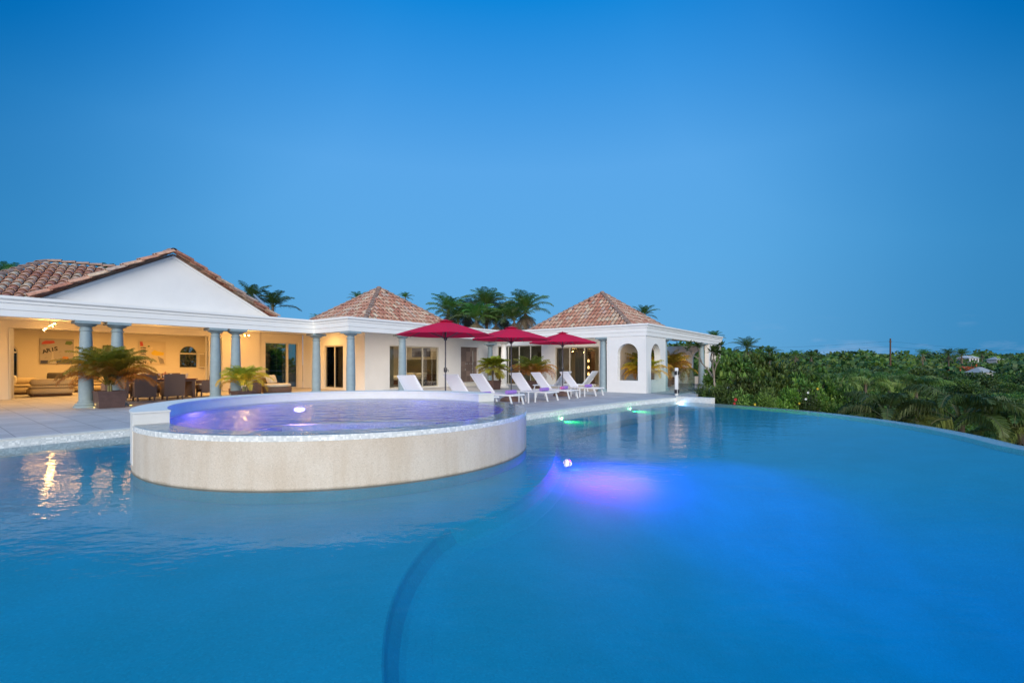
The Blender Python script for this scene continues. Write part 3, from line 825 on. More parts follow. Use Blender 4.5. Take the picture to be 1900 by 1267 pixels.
# arched windows, back of the lounge
for a0, a1, z0, z1 in ((6.36, 7.28, 1.1, 2.4), (-.95, -.1, .55, 2.3)):
    b = MB(); r_ = (a1 - a0) / 2; zc = z1 - r_; inner = [((x - (a0 + a1) / 2) * .91 + (a0 + a1) / 2, z0 + .045 + (z - z0) * .935) for x, z in archloop(a0, a1, z0, z1)]
    b.slabpoly([archloop(a0 + .001, a1 - .001, z0 + .001, z1 - .001), inner], lambda a, z, d: W(a, -13.03 - d * .08, z), 1)
    b.slabpoly([rect(a0 + .045, a1 - .045, zc - .04, zc + .04)], lambda a, z, d: W(a, -13.035 - d * .06, z), 1)
    w_ = b.build('arched_window', M['alu'], house)
    b = MB(); b.slabpoly([archloop(a0 + .01, a1 - .01, z0 + .01, z1 - .01)], lambda a, z, d: W(a, -13.07 - d * .008, z), 1); b.build('pane', M['glass_dark'], w_)
b = MB(); fnv = lambda a, z, d: W(7.30 + a * .8, -12.93 + a * .42 + d * .03, z)
framebox(b, fnv, 0, .48, 1.12, 1.95, .05, 0, 1); w_ = b.build('window_casement', M['alu'], house)
b = MB(); b.slabpoly([rect(.05, .43, 1.17, 1.9)], lambda a, z, d: fnv(a, z, .4 + d * .2), 1); b.build('screen', M['curtain_beige'], w_)
# dark door in the back wall
b = MB(); b.slabpoly([rect(2.95, 3.75, .003, 2.3)], lambda a, z, d: W(a, -12.99 + .04 * (1 - d), z), 1); o = b.build('door', M['wood'], house)
b = MB(); b.slabpoly([archloop(3.2, 3.6, .3, 1.5)], lambda a, z, d: W(a, -12.95 + .02 * (1 - d), z), 1); b.build('door_panel', M['black'], o)
stfloor(house, -12, 10.4, -13.4, .10, 2.965, 3.10, M['white'], 'ceiling')
b = MB()
for k in range(3): b.slabpoly([rect(-5, .35, 2.90 - .0, 2.955)], lambda a, z, d, k=k: W(a, -2.2 - k * .62 - d * .18, z), 1)
b.build('ceiling_coffer', M['inner'], house)
for s in (0, .74, 3.52, 4.2): column(house, s, -.02)
column(house, 7.38, 0.0)
# gable ---------------------------------------------------------------
GS, GH, GZ0, GZ1 = 2.28, 3.28, 3.16, 5.02
b = MB(); b.slabpoly([[(GS - GH, GZ0), (GS + GH, GZ0), (GS, GZ1)]], plane_t(-.22), .2); b.build('gable_wall', M['white'], house)
b = MB()
for sg in (-1, 1):
    b.slabpoly([[(GS + sg * (GH + .03), GZ0), (GS + sg * (GH - .13), GZ0), (GS, GZ1 - .075), (GS, GZ1 + .005)]], plane_t(-.185), .03)
b.build('gable_trim', M['fascia'], house)
b = MB(); b.slabpoly([rect(GS - GH - .3, GS + GH + .3, 3.152, 3.2)], plane_t(-.1), .1); b.build('gable_ledge', M['fascia'], house)
GB = -5.2
gr_ = MB(); tl = MB(); rn = random.Random(3)
for sg in (-1, 1):
    e0, e1 = W(GS + sg * (GH + .12), -.1, GZ0 - .02), W(GS + sg * (GH + .12), GB, GZ0 - .02)
    r0, r1 = W(GS, -.1, GZ1 + .08), W(GS, GB, GZ1 + .08)
    sheet(gr_, [W(GS, -.225, GZ1 + .075), r1, e1, W(GS + sg * (GH + .12), -.225, GZ0 - .025)], 0, .05)
    tile_plane(tl, [r0 + Vector((0, 0, .0)), r1, e1, e0], r1 - r0, e0 - r0, rnd=rn)
    # rake: two rows of larger tiles along the gable edge
    for off, rr in ((.04, .125), (-.19, .11)):
        p0 = W(GS, off - .06, GZ1 + .10); p1 = W(GS + sg * (GH + .15), off - .06, GZ0 + .02)
        d = p1 - p0; nseg = 8
        up = (Vector((0, 0, 1)) - d.normalized() * d.normalized().z).normalized()
        for k in range(nseg): barrel(tl, p0 + d * (k / nseg) + up * (.02 + .03 * (off < 0)), d, up, d.length / nseg * 1.12, rr * .86, rr, 7, .04)
gro = gr_.build('roof', M['mortar'], house); tl.build('tiles', M['tile'], gro, smooth=50, recalc=False)
b = MB(); caps(b, W(GS, -.1, GZ1 + .12), W(GS, GB, GZ1 + .12)); b.build('ridge_caps', M['mortar'], gro, smooth=50, recalc=False)
# big roof behind the gable, left
P0 = W(-.2, -5, 4.99); rd = Vector((.826, .563, 0)); fd = Vector((.563, -.826, 0)); sl = math.tan(R(26))
def rp(a, f_): p = P0 + rd * a + fd * f_; return Vector((p.x, p.y, P0.z - abs(f_) * sl))
front = [rp(0, 0), rp(3.4, 0), rp(1.3, 4.3), rp(-1.85, 4.3)]
b = MB(); sheet(b, front); sheet(b, [rp(0, 0), rp(3.4, 0), rp(3.4, -4.3), rp(-3.0, -4.3)]); sheet(b, [rp(0, 0), rp(-1.85, 4.3), rp(-3.0, -4.3)])
br_ = b.build('roof', M['underlay'], house)
b = MB(); tile_plane(b, front, rd, rp(0, 1) - rp(0, 0), .25, .36, random.Random(5)); b.build('tiles', M['tile'], br_, smooth=50, recalc=False)
b = MB(); caps(b, rp(0, 0), rp(3.4, 0)); caps(b, rp(0, 0), rp(-1.85, 4.3)); b.build('ridge_caps', M['mortar'], br_, smooth=50, recalc=False)

# ------------------------------------------------------------------ middle pavilion
pav = tag(empty('pavilion', W(13.6, -3.5), world=True), 'white pavilion with a pyramid clay roof between the gabled house and the far pavilion', 'pavilion')
sweep([(7.14, 1.505), (7.14, 2.74), (17.33, 2.74)], PROF, 'entablature', pav, M['fascia'])
SP = 10.4
wall(pav, plane_s(SP), -6.72, -.88, 0, 2.96, [rect(-4.55, -2.75, .05, 2.3)], m=M['white'])
wall(pav, plane_t(-.9), SP + .222, 17.1, 0, 2.96, [rect(11.9, 15.35, .05, 2.3)])
wall(pav, plane_t(-.9), 17.1, 19.7, 0, 2.96, [rect(17.15, 18.75, .22, 2.38)])
wall(pav, plane_t(-6.5), SP + .222, 19.7, 0, 2.96, m=M['inner'])
wall(pav, plane_s(16.9), -6.5, -1.13, 0, 2.96, m=M['inner'])
sliding(pav, plane_s(SP), -4.55, -2.75, .05, 2.3, 2)
sliding(pav, plane_t(-.9), 11.9, 15.35, .05, 2.3, 3)
b = MB(); b.slabpoly([rect(17.15, 18.75, .22, 2.38)], lambda a, z, d: W(a, -1.06 - d * .05, z), 1); b.build('shower_panel', M['shower_tile'], pav)
b = MB()
for k, (a, z, r_) in enumerate(((17.72, 1.35, .035), (17.85, 1.36, .035), (18.1, 1.36, .035), (18.3, 1.35, .03), (17.7, 1.0, .04), (18.32, 1.05, .03))):
    p = W(a, -1.05, z); b.sphere((p.x, p.y, p.z), r_, 8, 6)
p0 = W(18.35, -1.03, .6); p1 = W(18.35, -1.03, 2.15); b.tube([p0, W(18.33, -1.0, 1.2), W(18.35, -1.02, 1.9), p1], .018, 8)
b.build('shower_fittings', M['steel'], pav, smooth=60)
b = MB(); b.slabpoly([rect(17.0, 18.95, .0, .2)], lambda a, z, d: W(a, -.45 - d * .44, z), 1); b.build('shower_step', M['coping'], pav)
stfloor(pav, 10.4, 19.9, -6.75, .10, 2.966, 3.101, M['white'], 'ceiling')
stfloor(pav, 7.30, 16.95, .105, 2.58, 2.967, 3.102, M['white'], 'gallery_ceiling')
for s, t in ((7.40, 2.5), (9.95, 2.5), (18.7, .1)): column(pav, s, t)
hip_roof(pav, 13.42, -3.85, 3.55, 3.55, 3.12, 5.66)

# ------------------------------------------------------------------ far pavilion
pv3 = tag(empty('pavilion', W(23, 5), world=True), 'white pavilion with arched openings at the far end of the terrace', 'pavilion')
sweep([(17.02, 2.845), (17.02, 10.74), (30.1, 10.74)], PROF, 'entablature', pv3, M['fascia'])
wall(pv3, plane_s(17.04), 8.78, 10.70, 0, 2.598, [archloop(9.32, 10.32, .56, 2.27)], th=.3)
wall(pv3, plane_t(10.70), 17.342, 19.55, 0, 2.598, [archloop(17.66, 18.86, .58, 2.27)], th=.3)
S3 = 20.2
wall(pv3, plane_s(S3), -1.5, 7.6, 0, 2.96, [rect(3.85, 6.75, .05, 2.32), rect(-.6, 2.9, .05, 2.5)])
wall(pv3, plane_t(7.6), S3 + .222, 27.8, 0, 2.96, [rect(24.6, 27.3, .05, 2.3)])
wall(pv3, plane_s(27.6), -1.5, 7.37, 0, 2.96, m=M['inner'])
wall(pv3, plane_t(-1.5), 19.0, 27.6, 0, 2.96, [archloop(19.35, 20.0, .9, 2.2)])
wall(pv3, plane_s(30.0), 3.5, 10.4, 0, 2.598, [archloop(8.85, 10.15, .5, 2.3)], th=.25)
wall(pv3, plane_t(10.70), 27.2, 30.0, 0, 2.598, [archloop(27.75, 28.95, .5, 2.3)], th=.25)
sliding(pv3, plane_s(S3), 3.85, 6.75, .05, 2.32, 3)
sliding(pv3, plane_s(S3), -.6, 2.9, .05, 2.5, 4, glass=M['glass_dark'])
sliding(pv3, plane_t(7.6), 24.6, 27.3, .05, 2.3, 3)
b = MB(); b.slabpoly([archloop(19.36, 19.99, .91, 2.19)], lambda a, z, d: W(a, -1.6 - d * .02, z), 1); b.build('arched_window', M['glass_dark'], pv3)
stfloor(pv3, 20.0, 27.8, -1.7, 7.6, 2.966, 3.101, M['white'], 'ceiling')
stfloor(pv3, 17.2, 30.2, 7.605, 10.50, 2.967, 3.102, M['white'], 'gallery_ceiling')
stfloor(pv3, 17.2, 19.995, 3.6, 7.60, 2.968, 3.103, M['white'], 'gallery_ceiling')
column(pv3, 17.22, 8.5); column(pv3, 17.3, 2.3, m=M['white']); column(pv3, 19.85, 10.52); column(pv3, 26.3, 10.5)
hip_roof(pv3, 23.05, 5.5, 3.5, 3.5, 3.12, 5.68)

# ------------------------------------------------------------------ sun loungers
RN = TH - PI / 2           # local +x points out towards the pool
def make_lounger():
    o = empty('sun_lounger')
    f = MB()
    for y in (-.31, .31):
        f.rbox(-.62, 1.0, y - .02, y + .02, .29, .335, .012, 2)
        f.tube([(-.62, y * .97, .31), (-.66, y * .96, .29)], .018, 6)
    for x in (-.6, -.25, .97): f.box(x - .02, x + .02, -.29, .29, .295, .33)
    # back supports
    for y in (-.27, .27): f.bar((-.55, y, .60), (-.28, y, .32), .022, .022)
    f.bar((-.28, -.29, .32), (-.28, .29, .32), .02, .02)
    f.build('frame', M['white_metal'], o, smooth=40)
    for x, dx in ((.86, .10), (-.5, -.06)):
        for y in (-.31, .31):
            l = MB(); l.bar((x, y, .31), (x + dx, y, .002), .045, .04); l.build('leg', M['white_metal'], o)
    s = MB(); n = 10; vs = []
    for k in range(n + 1):
        x = -.22 + k * 1.2 / n; z = .342 - .012 * math.sin(PI * k / n)
        vs += [(x, -.29, z), (x, .29, z), (x, .29, z - .012), (x, -.29, z - .012)]
    fs = []
    for k in range(n):
        a, c = 4 * k, 4 * k + 4
        for q in range(4): fs.append((a + q, a + (q + 1) % 4, c + (q + 1) % 4, c + q))
    fs += [(3, 2, 1, 0), (4 * n, 4 * n + 1, 4 * n + 2, 4 * n + 3)]
    s.add(vs, fs); s.build('seat', M['sling'], o)
    bk = MB(); a, c = Vector((-.24, 0, .33)), Vector((-.80, 0, .97)); vs = []
    for k in range(n + 1):
        p = a.lerp(c, k / n); bow = .02 * math.sin(PI * k / n); nrm_ = Vector((.75, 0, .66))
        p = p - nrm_ * bow
        vs += [(p.x, -.29, p.z), (p.x, .29, p.z), (p.x - .012, .29, p.z - .01), (p.x - .012, -.29, p.z - .01)]
    bk.add(vs, fs)
    for y in (-.305, .305): bk.bar((a.x, y, a.z), (c.x, y, c.z), .03, .035)
    bk.bar((c.x, -.30, c.z), (c.x, .30, c.z), .03, .03)
    bk.build('backrest', M['sling'], o)
    return o
L0 = make_lounger()
LT = 8.86
lounge = [
 (5.55, LT, RN, 'white sun lounger left of the first crimson parasol, its foot hidden behind the spa wall'),
 (7.35, LT, RN, 'white sun lounger just right of the first parasol pole, partly behind the spa wall'),
 (8.62, LT, RN, 'white sun lounger left of the middle parasol pole with a purple towel on it'),
 (10.75, LT, RN, 'white sun lounger just right of the middle parasol with a rolled purple towel'),
 (12.15, LT, RN, 'white sun lounger left of the farthest parasol with a pinkish towel'),
 (14.3, LT, RN, 'white sun lounger nearest the arched corner, last in the pool row'),
 (15.3, 6.9, RN + PI, 'white sun lounger in the back row facing away, just left of the farthest parasol pole'),
 (17.0, 7.4, RN + PI, 'white sun lounger in the back row facing away, beside the grey column near the arches'),
]
for i, (s, t, r, lab) in enumerate(lounge):
    o = L0 if i == 0 else copy_tree(L0)
    o.location = W(s, t); o.rotation_euler = (0, 0, r + random.uniform(-.06, .06)); tag(o, lab, 'sun lounger', 'white sun loungers on the terrace')
tow = [(8.0, 9.45, 0, 'rolled purple towel on the lounger behind the end of the spa wall', 'towel'), (9.05, 9.5, 0, 'rolled purple towel in front of the middle parasol pole', 'towel'),
       (10.7, 9.45, 0, 'rolled purple towel on the lounger right of the middle parasol', 'towel'), (12.15, 9.4, .1, 'purple and pink rolled towel under the farthest parasol', 'towel_pink'), (14.25, 9.3, 0, 'rolled purple towel on the last lounger near the arches', 'towel')]
tow[0] = (7.4, 9.5, 0) + tow[0][3:]; tow[1] = (8.62, 9.55, 0) + tow[1][3:]
for s, t, r, lab, mk in tow:
    p = W(s, t, .345 + .062); b = MB()
    prof = []
    b.tube([(0, -.24, 0), (0, -.235, 0), (0, .235, 0), (0, .24, 0)], [.045, .062, .062, .045], 14)
    if mk == 'towel_pink': b.mat = 0; b.tube([(.0, -.262, 0), (0, -.242, 0)], [.03, .052], 12)
    o = b.build('towel', M['towel'] if mk == 'towel' else M['towel'], None, smooth=50)
    if mk == 'towel_pink': 
        e = MB(); e.tube([(0, -.28, .0), (0, -.12, .0)], [.05, .069], 14); e.build('towel_end', M['towel_pink'], o, smooth=50)
    o.location = p; o.rotation_euler = (0, 0, RN + r); tag(o, lab, 'towel', 'rolled towels on the loungers')

# side tables ---------------------------------------------------------
def side_table(s, t, lab):
    o = tag(empty('side_table', W(s, t), RN), lab, 'side table', 'small white side tables')
    b = MB(); b.rbox(-.24, .24, -.24, .24, .36, .385, .01, 2); b.build('table_top', M['white_metal'], o, smooth=40)
    for x in (-.2, .2):
        for y in (-.2, .2):
            l = MB(); l.box(x - .018, x + .018, y - .018, y + .018, .002, .36); l.build('leg', M['white_metal'], o)
side_table(9.65, 9.45, 'small white side table between the two loungers around the middle parasol')
side_table(13.2, 9.4, 'small white side table between the last two loungers of the pool row')

# parasols --------------------------------------------------------------
def make_parasol(rot):
    o = empty('parasol')
    b = MB(); b.tube([(0, 0, .08), (0, 0, 2.62)], .021, 12); b.build('pole', M['pole'], o, smooth=40)
    b = MB(); b.lathe([(.40, .002), (.40, .04), (.36, .10), (.22, .16), (.06, .18), (.05, .30), (.03, .32), (.0, .32)], n=28, cap=False); b.build('base', M['stone_base'], o, smooth=40)
    b = MB(); b.rbox(-.05, .05, -.03, .03, 1.06, 1.2, .02, 2); b.tube([(.03, 0, 1.13), (.08, 0, 1.13), (.085, 0, 1.07)], .01, 6); b.build('crank', M['black'], o, smooth=40)
    RR, ZE, ZP = 1.48, 2.18, 2.60; c = MB(); nr = 8; m = 7
    def pt(k, f_):
        """k in rib units, f_ 0 centre..1 edge"""
        a = rot + 2 * PI * k / nr; kk = k - math.floor(k); chord = math.cos(PI / nr) / math.cos((kk - .5) * 2 * PI / nr)
        sag = math.sin(PI * kk) * .012 * f_
        r_ = RR * f_ * chord
        return Vector((r_ * math.cos(a), r_ * math.sin(a), ZP + (ZE - ZP) * (f_ ** 1.12) - sag))
    for k in range(nr):
        sub = 4
        for j in range(m):
            f0, f1 = .08 + .92 * j / m, .08 + .92 * (j + 1) / m
            for q in range(sub):
                c.add([pt(k + q / sub, f0), pt(k + (q + 1) / sub, f0), pt(k + (q + 1) / sub, f1), pt(k + q / sub, f1)], [(0, 1, 2, 3)])
    c.build('canopy', M['canopy'], o, smooth=30, recalc=False)
    v = MB(); vv = []
    for k in range(16):
        a = rot + PI * k / 8; vv.append((.25 * math.cos(a), .25 * math.sin(a), ZP - .012))
    v.add(vv + [(0, 0, ZP + .05)], [(k, (k + 1) % 16, 16) for k in range(16)]); v.build('vent_cap', M['canopy'], o, recalc=False)
    v = MB(); v.sphere((0, 0, ZP + .055), .018, 10, 6); v.build('finial', M['pole'], o, smooth=60)
    h = MB(); h.lathe([(.045, 2.02), (.055, 2.05), (.055, 2.1), (.04, 2.12)], n=12); h.lathe([(.05, 2.5), (.06, 2.53), (.05, 2.56)], n=12); h.build('hub', M['pole'], o, smooth=40)
    for k in range(nr):
        b = MB(); e = pt(k, .995) - Vector((0, 0, .012)); a0_ = pt(k, .06) - Vector((0, 0, .03)); mid = pt(k, .55) - Vector((0, 0, .014))
        b.tube([a0_, mid, e], .009, 6); b.tube([(0.04 * math.cos(rot + 2 * PI * k / nr), .04 * math.sin(rot + 2 * PI * k / nr), 2.08), mid], .008, 6)
        b.build('rib', M['pole'], o)
    return o
par = make_parasol(R(12))
for i, (s, t, r, lab) in enumerate(((6.62, 8.6, 0, 'crimson parasol nearest the camera, its pole rising behind the spa wall'),
        (9.83, 8.62, .25, 'middle crimson parasol above the loungers, in front of the recessed courtyard'),
        (13.3, 8.62, .1, 'farthest crimson parasol, beside the arched corner of the far pavilion'))):
    o = par if i == 0 else copy_tree(par)
    o.location = W(s, t); o.rotation_euler = (0, 0, r); tag(o, lab, 'parasol', 'crimson parasols over the loungers')

# dining set -----------------------------------------------------------
def dining_chair(s, t, r, lab):
    s -= .58; t += .42
    o = tag(empty('dining_chair', W(s, t), r), lab, 'chair', 'wicker dining chairs')
    b = MB(); b.rbox(-.28, .28, -.31, .29, .30, .46, .03, 2)
    for y in (-.31, .29):
        b.rbox(-.28, .22, y - .025, y + .025, .16, .66, .02, 2)
    b.slabpoly([[(-.27, .13), (-.2, .17), (0, .20), (.2, .17), (.25, .13), (.25, .34), (-.27, .34)]], lambda a, z, d: (-.27 + .05 * d, a, z), 1)
    b.build('seat', M['wicker'], o, smooth=40)
    b = MB(); n = 6; vs = []
    for k in range(n + 1):
        f_ = k / n; x = -.29 - .06 * f_ ** 1.5; z = .14 + f_ * .80; wv = .325 + .01 * f_
        vs += [(x, -wv, z), (x, wv - .02, z), (x + .055, wv - .02, z), (x + .055, -wv, z)]
    fs = []
    for k in range(n):
        a, c = 4 * k, 4 * k + 4
        for q in range(4): fs.append((a + q, a + (q + 1) % 4, c + (q + 1) % 4, c + q))
    fs += [(3, 2, 1, 0), (4 * n, 4 * n + 1, 4 * n + 2, 4 * n + 3)]
    b.add(vs, fs); b.build('backrest', M['wicker'], o, smooth=40)
    for x in (-.30, .2):
        for y in (-.25, .23):
            l = MB(); l.bar((x, y, .2), (x - (.01 if x < 0 else -.01), y, .002), .05, .05); l.build('leg', M['wicker'], o)
    b = MB(); b.rbox(-.2, .26, -.24, .22, .462, .52, .025, 2); b.build('cushion', M['cream'], o, smooth=50)
IN = RN + PI        # facing the house
dining_chair(1.65, -2.35, IN, 'wicker dining chair with its back to the pool, half hidden by the big potted palm')
dining_chair(2.42, -2.2, IN, 'left wicker dining chair seen fully from behind, beside the big potted palm')
dining_chair(3.28, -2.2, IN, 'right wicker dining chair seen from behind, next to the bare end of the table')
dining_chair(4.75, -3.3, TH + PI, 'wicker dining chair at the right head of the table')
dining_chair(3.3, -4.35, RN, 'wicker dining chair on the house side of the table, second from its right end')
dining_chair(4.0, -4.4, RN, 'wicker dining chair on the house side of the table, at its right end')
dining_chair(2.3, -4.35, RN, 'wicker dining chair on the house side of the table, behind the left pool-side chair')
tb = tag(empty('dining_table', W(2.55, -2.85), TH), 'wicker dining table laid with glasses, with a red-brown top', 'table')
b = MB(); b.rbox(-1.25, 1.2, -.48, .48, .715, .75, .01, 2); b.build('table_top', M['redwood'], tb, smooth=40)
b = MB(); b.rbox(-1.2, 1.15, -.44, .44, .64, .714, .01, 2); b.build('apron', M['wicker'], tb, smooth=40)
for x in (-1.15, 1.08):
    for y in (-.38, .38):
        l = MB(); l.box(x - .05, x + .05, y - .05, y + .05, .002, .64); l.build('leg', M['wicker'], tb)
b = MB(); b.box(1.03, 1.05, -.33, .33, .05, .639); b.build('end_panel', M['wicker'], tb)
rg = random.Random(12)
k = 0
names = ['far left end', 'left end', 'left part', 'centre', 'right part', 'right end']
for i in range(6):
    for j, y in enumerate((-.27, .27)):
        x = -1.0 + i * .38
        g = MB(); h = rg.choice((.15, .19, .2))
        g.lathe([(.03, .0), (.032, .004), (.005, .01), (.005, h * .45), (.03, h * .6), (.036, h * .8), (.03, h)], n=10, cap=False)
        o = g.build('wine_glass', M['crystal'], None, smooth=60); o.location = W(2.55 + x, -2.85 - y, .752)
        tag(o, 'wine glass on the %s side of the dining table, at its %s' % (('pool', 'house')[j], names[i]), 'glass', 'glasses set on the dining table')
for i, x in enumerate((-.7, -.2, .25)):
    g = MB(); g.lathe([(.05, 0), (.055, .02), (.03, .05), (.05, .1), (.09, .16), (.06, .2), (.02, .26), (.0, .28)], n=12, cap=False)
    o = g.build('table_ornament', M['amber'], None, smooth=60); o.location = W(2.55 + x, -2.85, .752)
    tag(o, 'amber glass ornament on the dining table, %s' % ('nearest the potted palm', 'between the two middle chairs', 'nearest the bare end of the table')[i], 'ornament', 'amber table ornaments')
b = MB(); b.rbox(-.22, .22, -.14, .14, 0, .09, .02, 2); o = b.build('serving_tray', M['bedding'], None, smooth=40); o.location = W(3.3, -2.95, .752); o.rotation_euler = (0, 0, TH)
tag(o, 'pale box-shaped tray at the right end of the dining table', 'tray')

# wicker daybeds in the gallery -------------------------------------
def daybed(s, t, r, lab, back=True):
    o = tag(empty('wicker_daybed', W(s, t), r), lab, 'daybed', 'wicker lounge seats in the gallery')
    b = MB(); b.lathe([(.60, .03), (.62, .06), (.63, .25), (.62, .27), (.0, .27)], n=32, cap=False)
    b.build('base', M['wicker'], o, smooth=40)
    b = MB(); n = 16
    vs = []
    for k in range(n + 1):
        a = R(105) + R(150) * k / n; h = .27 + .42 * math.sin(PI * k / n) ** .6
        c, d = math.cos(a), math.sin(a)
        vs += [(.63 * c, .63 * d, .25), (.66 * c, .66 * d, h), (.59 * c, .59 * d, h), (.57 * c, .57 * d, .25)]
    fs = []
    for k in range(n):
        a, c = 4 * k, 4 * k + 4
        for q in range(4): fs.append((a + q, a + (q + 1) % 4, c + (q + 1) % 4, c + q))
    b.add(vs, fs); b.build('backrest', M['wicker'], o, smooth=50)
    b = MB(); b.lathe([(.0, .28), (.55, .28), (.60, .32), (.60, .38), (.54, .42), (.0, .43)], n=32, cap=False); b.build('seat_cushion', M['cream'], o, smooth=60)
    b = MB(); b.m = Matrix.Translation((-.36, .12, .62)) @ Matrix.Rotation(-.35, 4, 'Y'); b.rbox(-.08, .08, -.3, .3, -.2, .2, .07, 4); b.build('back_cushion', M['cream'], o, smooth=60)
    b = MB(); b.m = Matrix.Translation((-.15, -.12, .56)) @ Matrix.Rotation(-.5, 4, 'Y'); b.rbox(-.05, .05, -.2, .2, -.13, .13, .045, 4); b.build('pillow', M['bedding'], o, smooth=60)
daybed(7.1, -2.9, R(-8), 'round wicker daybed with cream cushions in front of the dark window')
daybed(5.7, -2.8, R(190), 'wicker lounge seat half hidden behind the small potted palm')
b = MB()
# lounge furniture -----------------------------------------------------
def sofa(s, t, r, L_, lab, back=True, hb=.72):
    o = tag(empty('sofa', W(s, t), r), lab, 'sofa', 'low rounded sofas in the lounge')
    b = MB(); b.rbox(-L_ / 2 + .06, L_ / 2 - .06, -.42, .42, .02, .09, .03, 2); b.build('plinth', M['wood'], o, smooth=40)
    b = MB(); b.rbox(-L_ / 2, L_ / 2, -.5, .5, .09, .34, .12, 4); b.build('seat_base', M['sofa'], o, smooth=60)
    b = MB(); b.rbox(-L_ / 2 + .01, L_ / 2 - .01, -.49, .49, .342, .44, .05, 4); b.build('seat_cushion', M['sofa'], o, smooth=60)
    if back:
        b = MB(); b.rbox(-L_ / 2 + .02, L_ / 2 - .02, .16, .46, .44, hb, .12, 4); b.build('backrest', M['sofa'], o, smooth=60)
    return o
sofa(.35, -8.2, TH + PI, 1.35, 'tan rounded sofa in the centre of the lounge, its long bolster back towards the terrace')
sofa(-1.2, -8.9, TH + PI / 2, 1.6, 'tan sofa at the far left, cut off by the sliding door frame')
sofa(-.6, -10.6, TH, 1.8, 'low tan sofa against the left part of the back wall', True)
sofa(2.2, -10.9, TH + PI, 1.5, 'tan sofa at the right of the lounge beside the grey column', True)
for i, (s, t, z, lab) in enumerate(((.5, -8.2, .85, 'large olive cushion leaning on the central sofa'), (-.7, -10.2, .72, 'pale cushion on the sofa by the arched window'), (-.9, -8.9, .6, 'cream folded throw on the far left sofa'))):
    b = MB(); b.m = Matrix.Rotation(.4, 4, 'X'); b.rbox(-.27, .27, -.07, .07, -.2, .2, .06, 4)
    o = b.build('cushion', M[('sofa2', 'cream', 'cream')[i]], None, smooth=60); o.location = W(s, t, z - .08); o.rotation_euler = (0, 0, TH); tag(o, lab, 'cushion')
o = tag(empty('armchair', W(1.6, -11.9), TH), 'small wire-backed armchair below the city painting', 'armchair')
b = MB(); framebox(b, lambda a, z, d: (a, .3 + d * .03, z), -.35, .35, .35, .85, .04, 0, 1); b.build('back_frame', M['curtain_beige'], o)
b = MB(); b.rbox(-.35, .35, -.35, .3, .3, .45, .05, 3); b.build('seat', M['sofa'], o, smooth=50)
for x in (-.3, .3):
    for y in (-.3, .28): l = MB(); l.bar((x, y, .3), (x, y, .002), .04, .04); l.build('leg', M['wood'], o)

# paintings ------------------------------------------------------------
def paint_mat(name, base, dark, seed, bands):
    m, nt, b = new_mat(name); L = nt.links
    tc = nd(nt, 'ShaderNodeTexCoord'); mp = nd(nt, 'ShaderNodeMapping'); mp.inputs['Location'].default_value = (seed, seed, seed); L.new(tc.outputs['Object'], mp.inputs[0])
    n = nd(nt, 'ShaderNodeTexNoise', Scale=2.6, Detail=8.0, Roughness=.7); L.new(mp.outputs[0], n.inputs['Vector'])
    r = ramp(nt, [(.3, dark), (.42, base), (.6, base), (.72, [min(1, c * 1.25) for c in base])]); L.new(n.outputs['Fac'], r.inputs['Fac'])
    L.new(r.outputs[0], b.inputs['Base Color']); b.inputs['Roughness'].default_value = .5
    return m
def painting(s0, s1, z0, z1, t, lab, base, dark, seed):
    o = tag(empty('painting', W((s0 + s1) / 2, t, z0), world=True), lab, 'painting')
    b = MB(); b.slabpoly([rect(s0, s1, z0, z1)], lambda a, z, d: W(a, t - d * .035, z), 1); b.build('canvas', paint_mat('paint', base, dark, seed, 0), o)
    return o
def text(parent, s, t, z, body, size, m, tilt=0, ext=.004):
    c = bpy.data.curves.new('lettering', 'FONT'); c.body = body; c.size = size; c.offset = .008; c.extrude = ext; c.materials.append(m)
    o = bpy.data.objects.new('lettering', c); COL.objects.link(o)
    mt = Matrix.Rotation(TH, 4, 'Z') @ Matrix.Rotation(PI / 2, 4, 'X') @ Matrix.Rotation(tilt, 4, 'Z')
    o.matrix_world = Matrix.Translation(W(s, t, z)) @ mt
    me = bpy.data.meshes.new_from_object(o); bpy.data.objects.remove(o)
    o = bpy.data.objects.new('lettering', me); COL.objects.link(o)
    o.parent = parent; o.matrix_basis = Matrix.Translation(W(s, t, z) - Vector(parent['_o'])) @ mt
    return o
def patch(parent, name, pts, t, m, th=.004):
    b = MB(); b.slabpoly([pts], lambda a, z, d: W(a, t + d * th, z), 1); return b.build(name, m, parent)
C = lambda n_, c: mat(n_, c, .5)
cR, cY, cK, cB, cG, cO = C('paint_red', (.55, .07, .05)), C('paint_yellow', (.75, .52, .04)), C('paint_black', (.03, .03, .035)), C('paint_navy', (.05, .06, .12)), C('paint_green', (.12, .2, .06)), C('paint_orange', (.6, .25, .06))
pa = painting(.62, 1.83, 1.33, 2.56, -12.94, 'grey canvas with the letters ARIS and a red scrawl, left on the lounge wall', (.42, .38, .36), (.22, .2, .2), 1)
text(pa, .72, -12.93, 1.83, 'A', .25, cK, .25); text(pa, .86, -12.93, 1.90, 'R', .25, cK, .2); text(pa, 1.04, -12.93, 1.95, 'I', .25, cK, .12); text(pa, 1.12, -12.93, 1.98, 'S', .27, cK, .05)
patch(pa, 'dark_strip', rect(.64, .9, 1.35, 1.5), -12.935, cB); patch(pa, 'dark_strip', rect(1.2, 1.8, 1.35, 1.5), -12.935, cB)
patch(pa, 'red_scrawl', [(.68, 2.28), (.95, 2.3), (1.15, 2.36), (1.1, 2.46), (.8, 2.45), (.7, 2.38)], -12.935, cR)
patch(pa, 'green_blot', [(1.5, 2.3), (1.7, 2.27), (1.8, 2.36), (1.74, 2.47), (1.55, 2.46)], -12.935, cG)
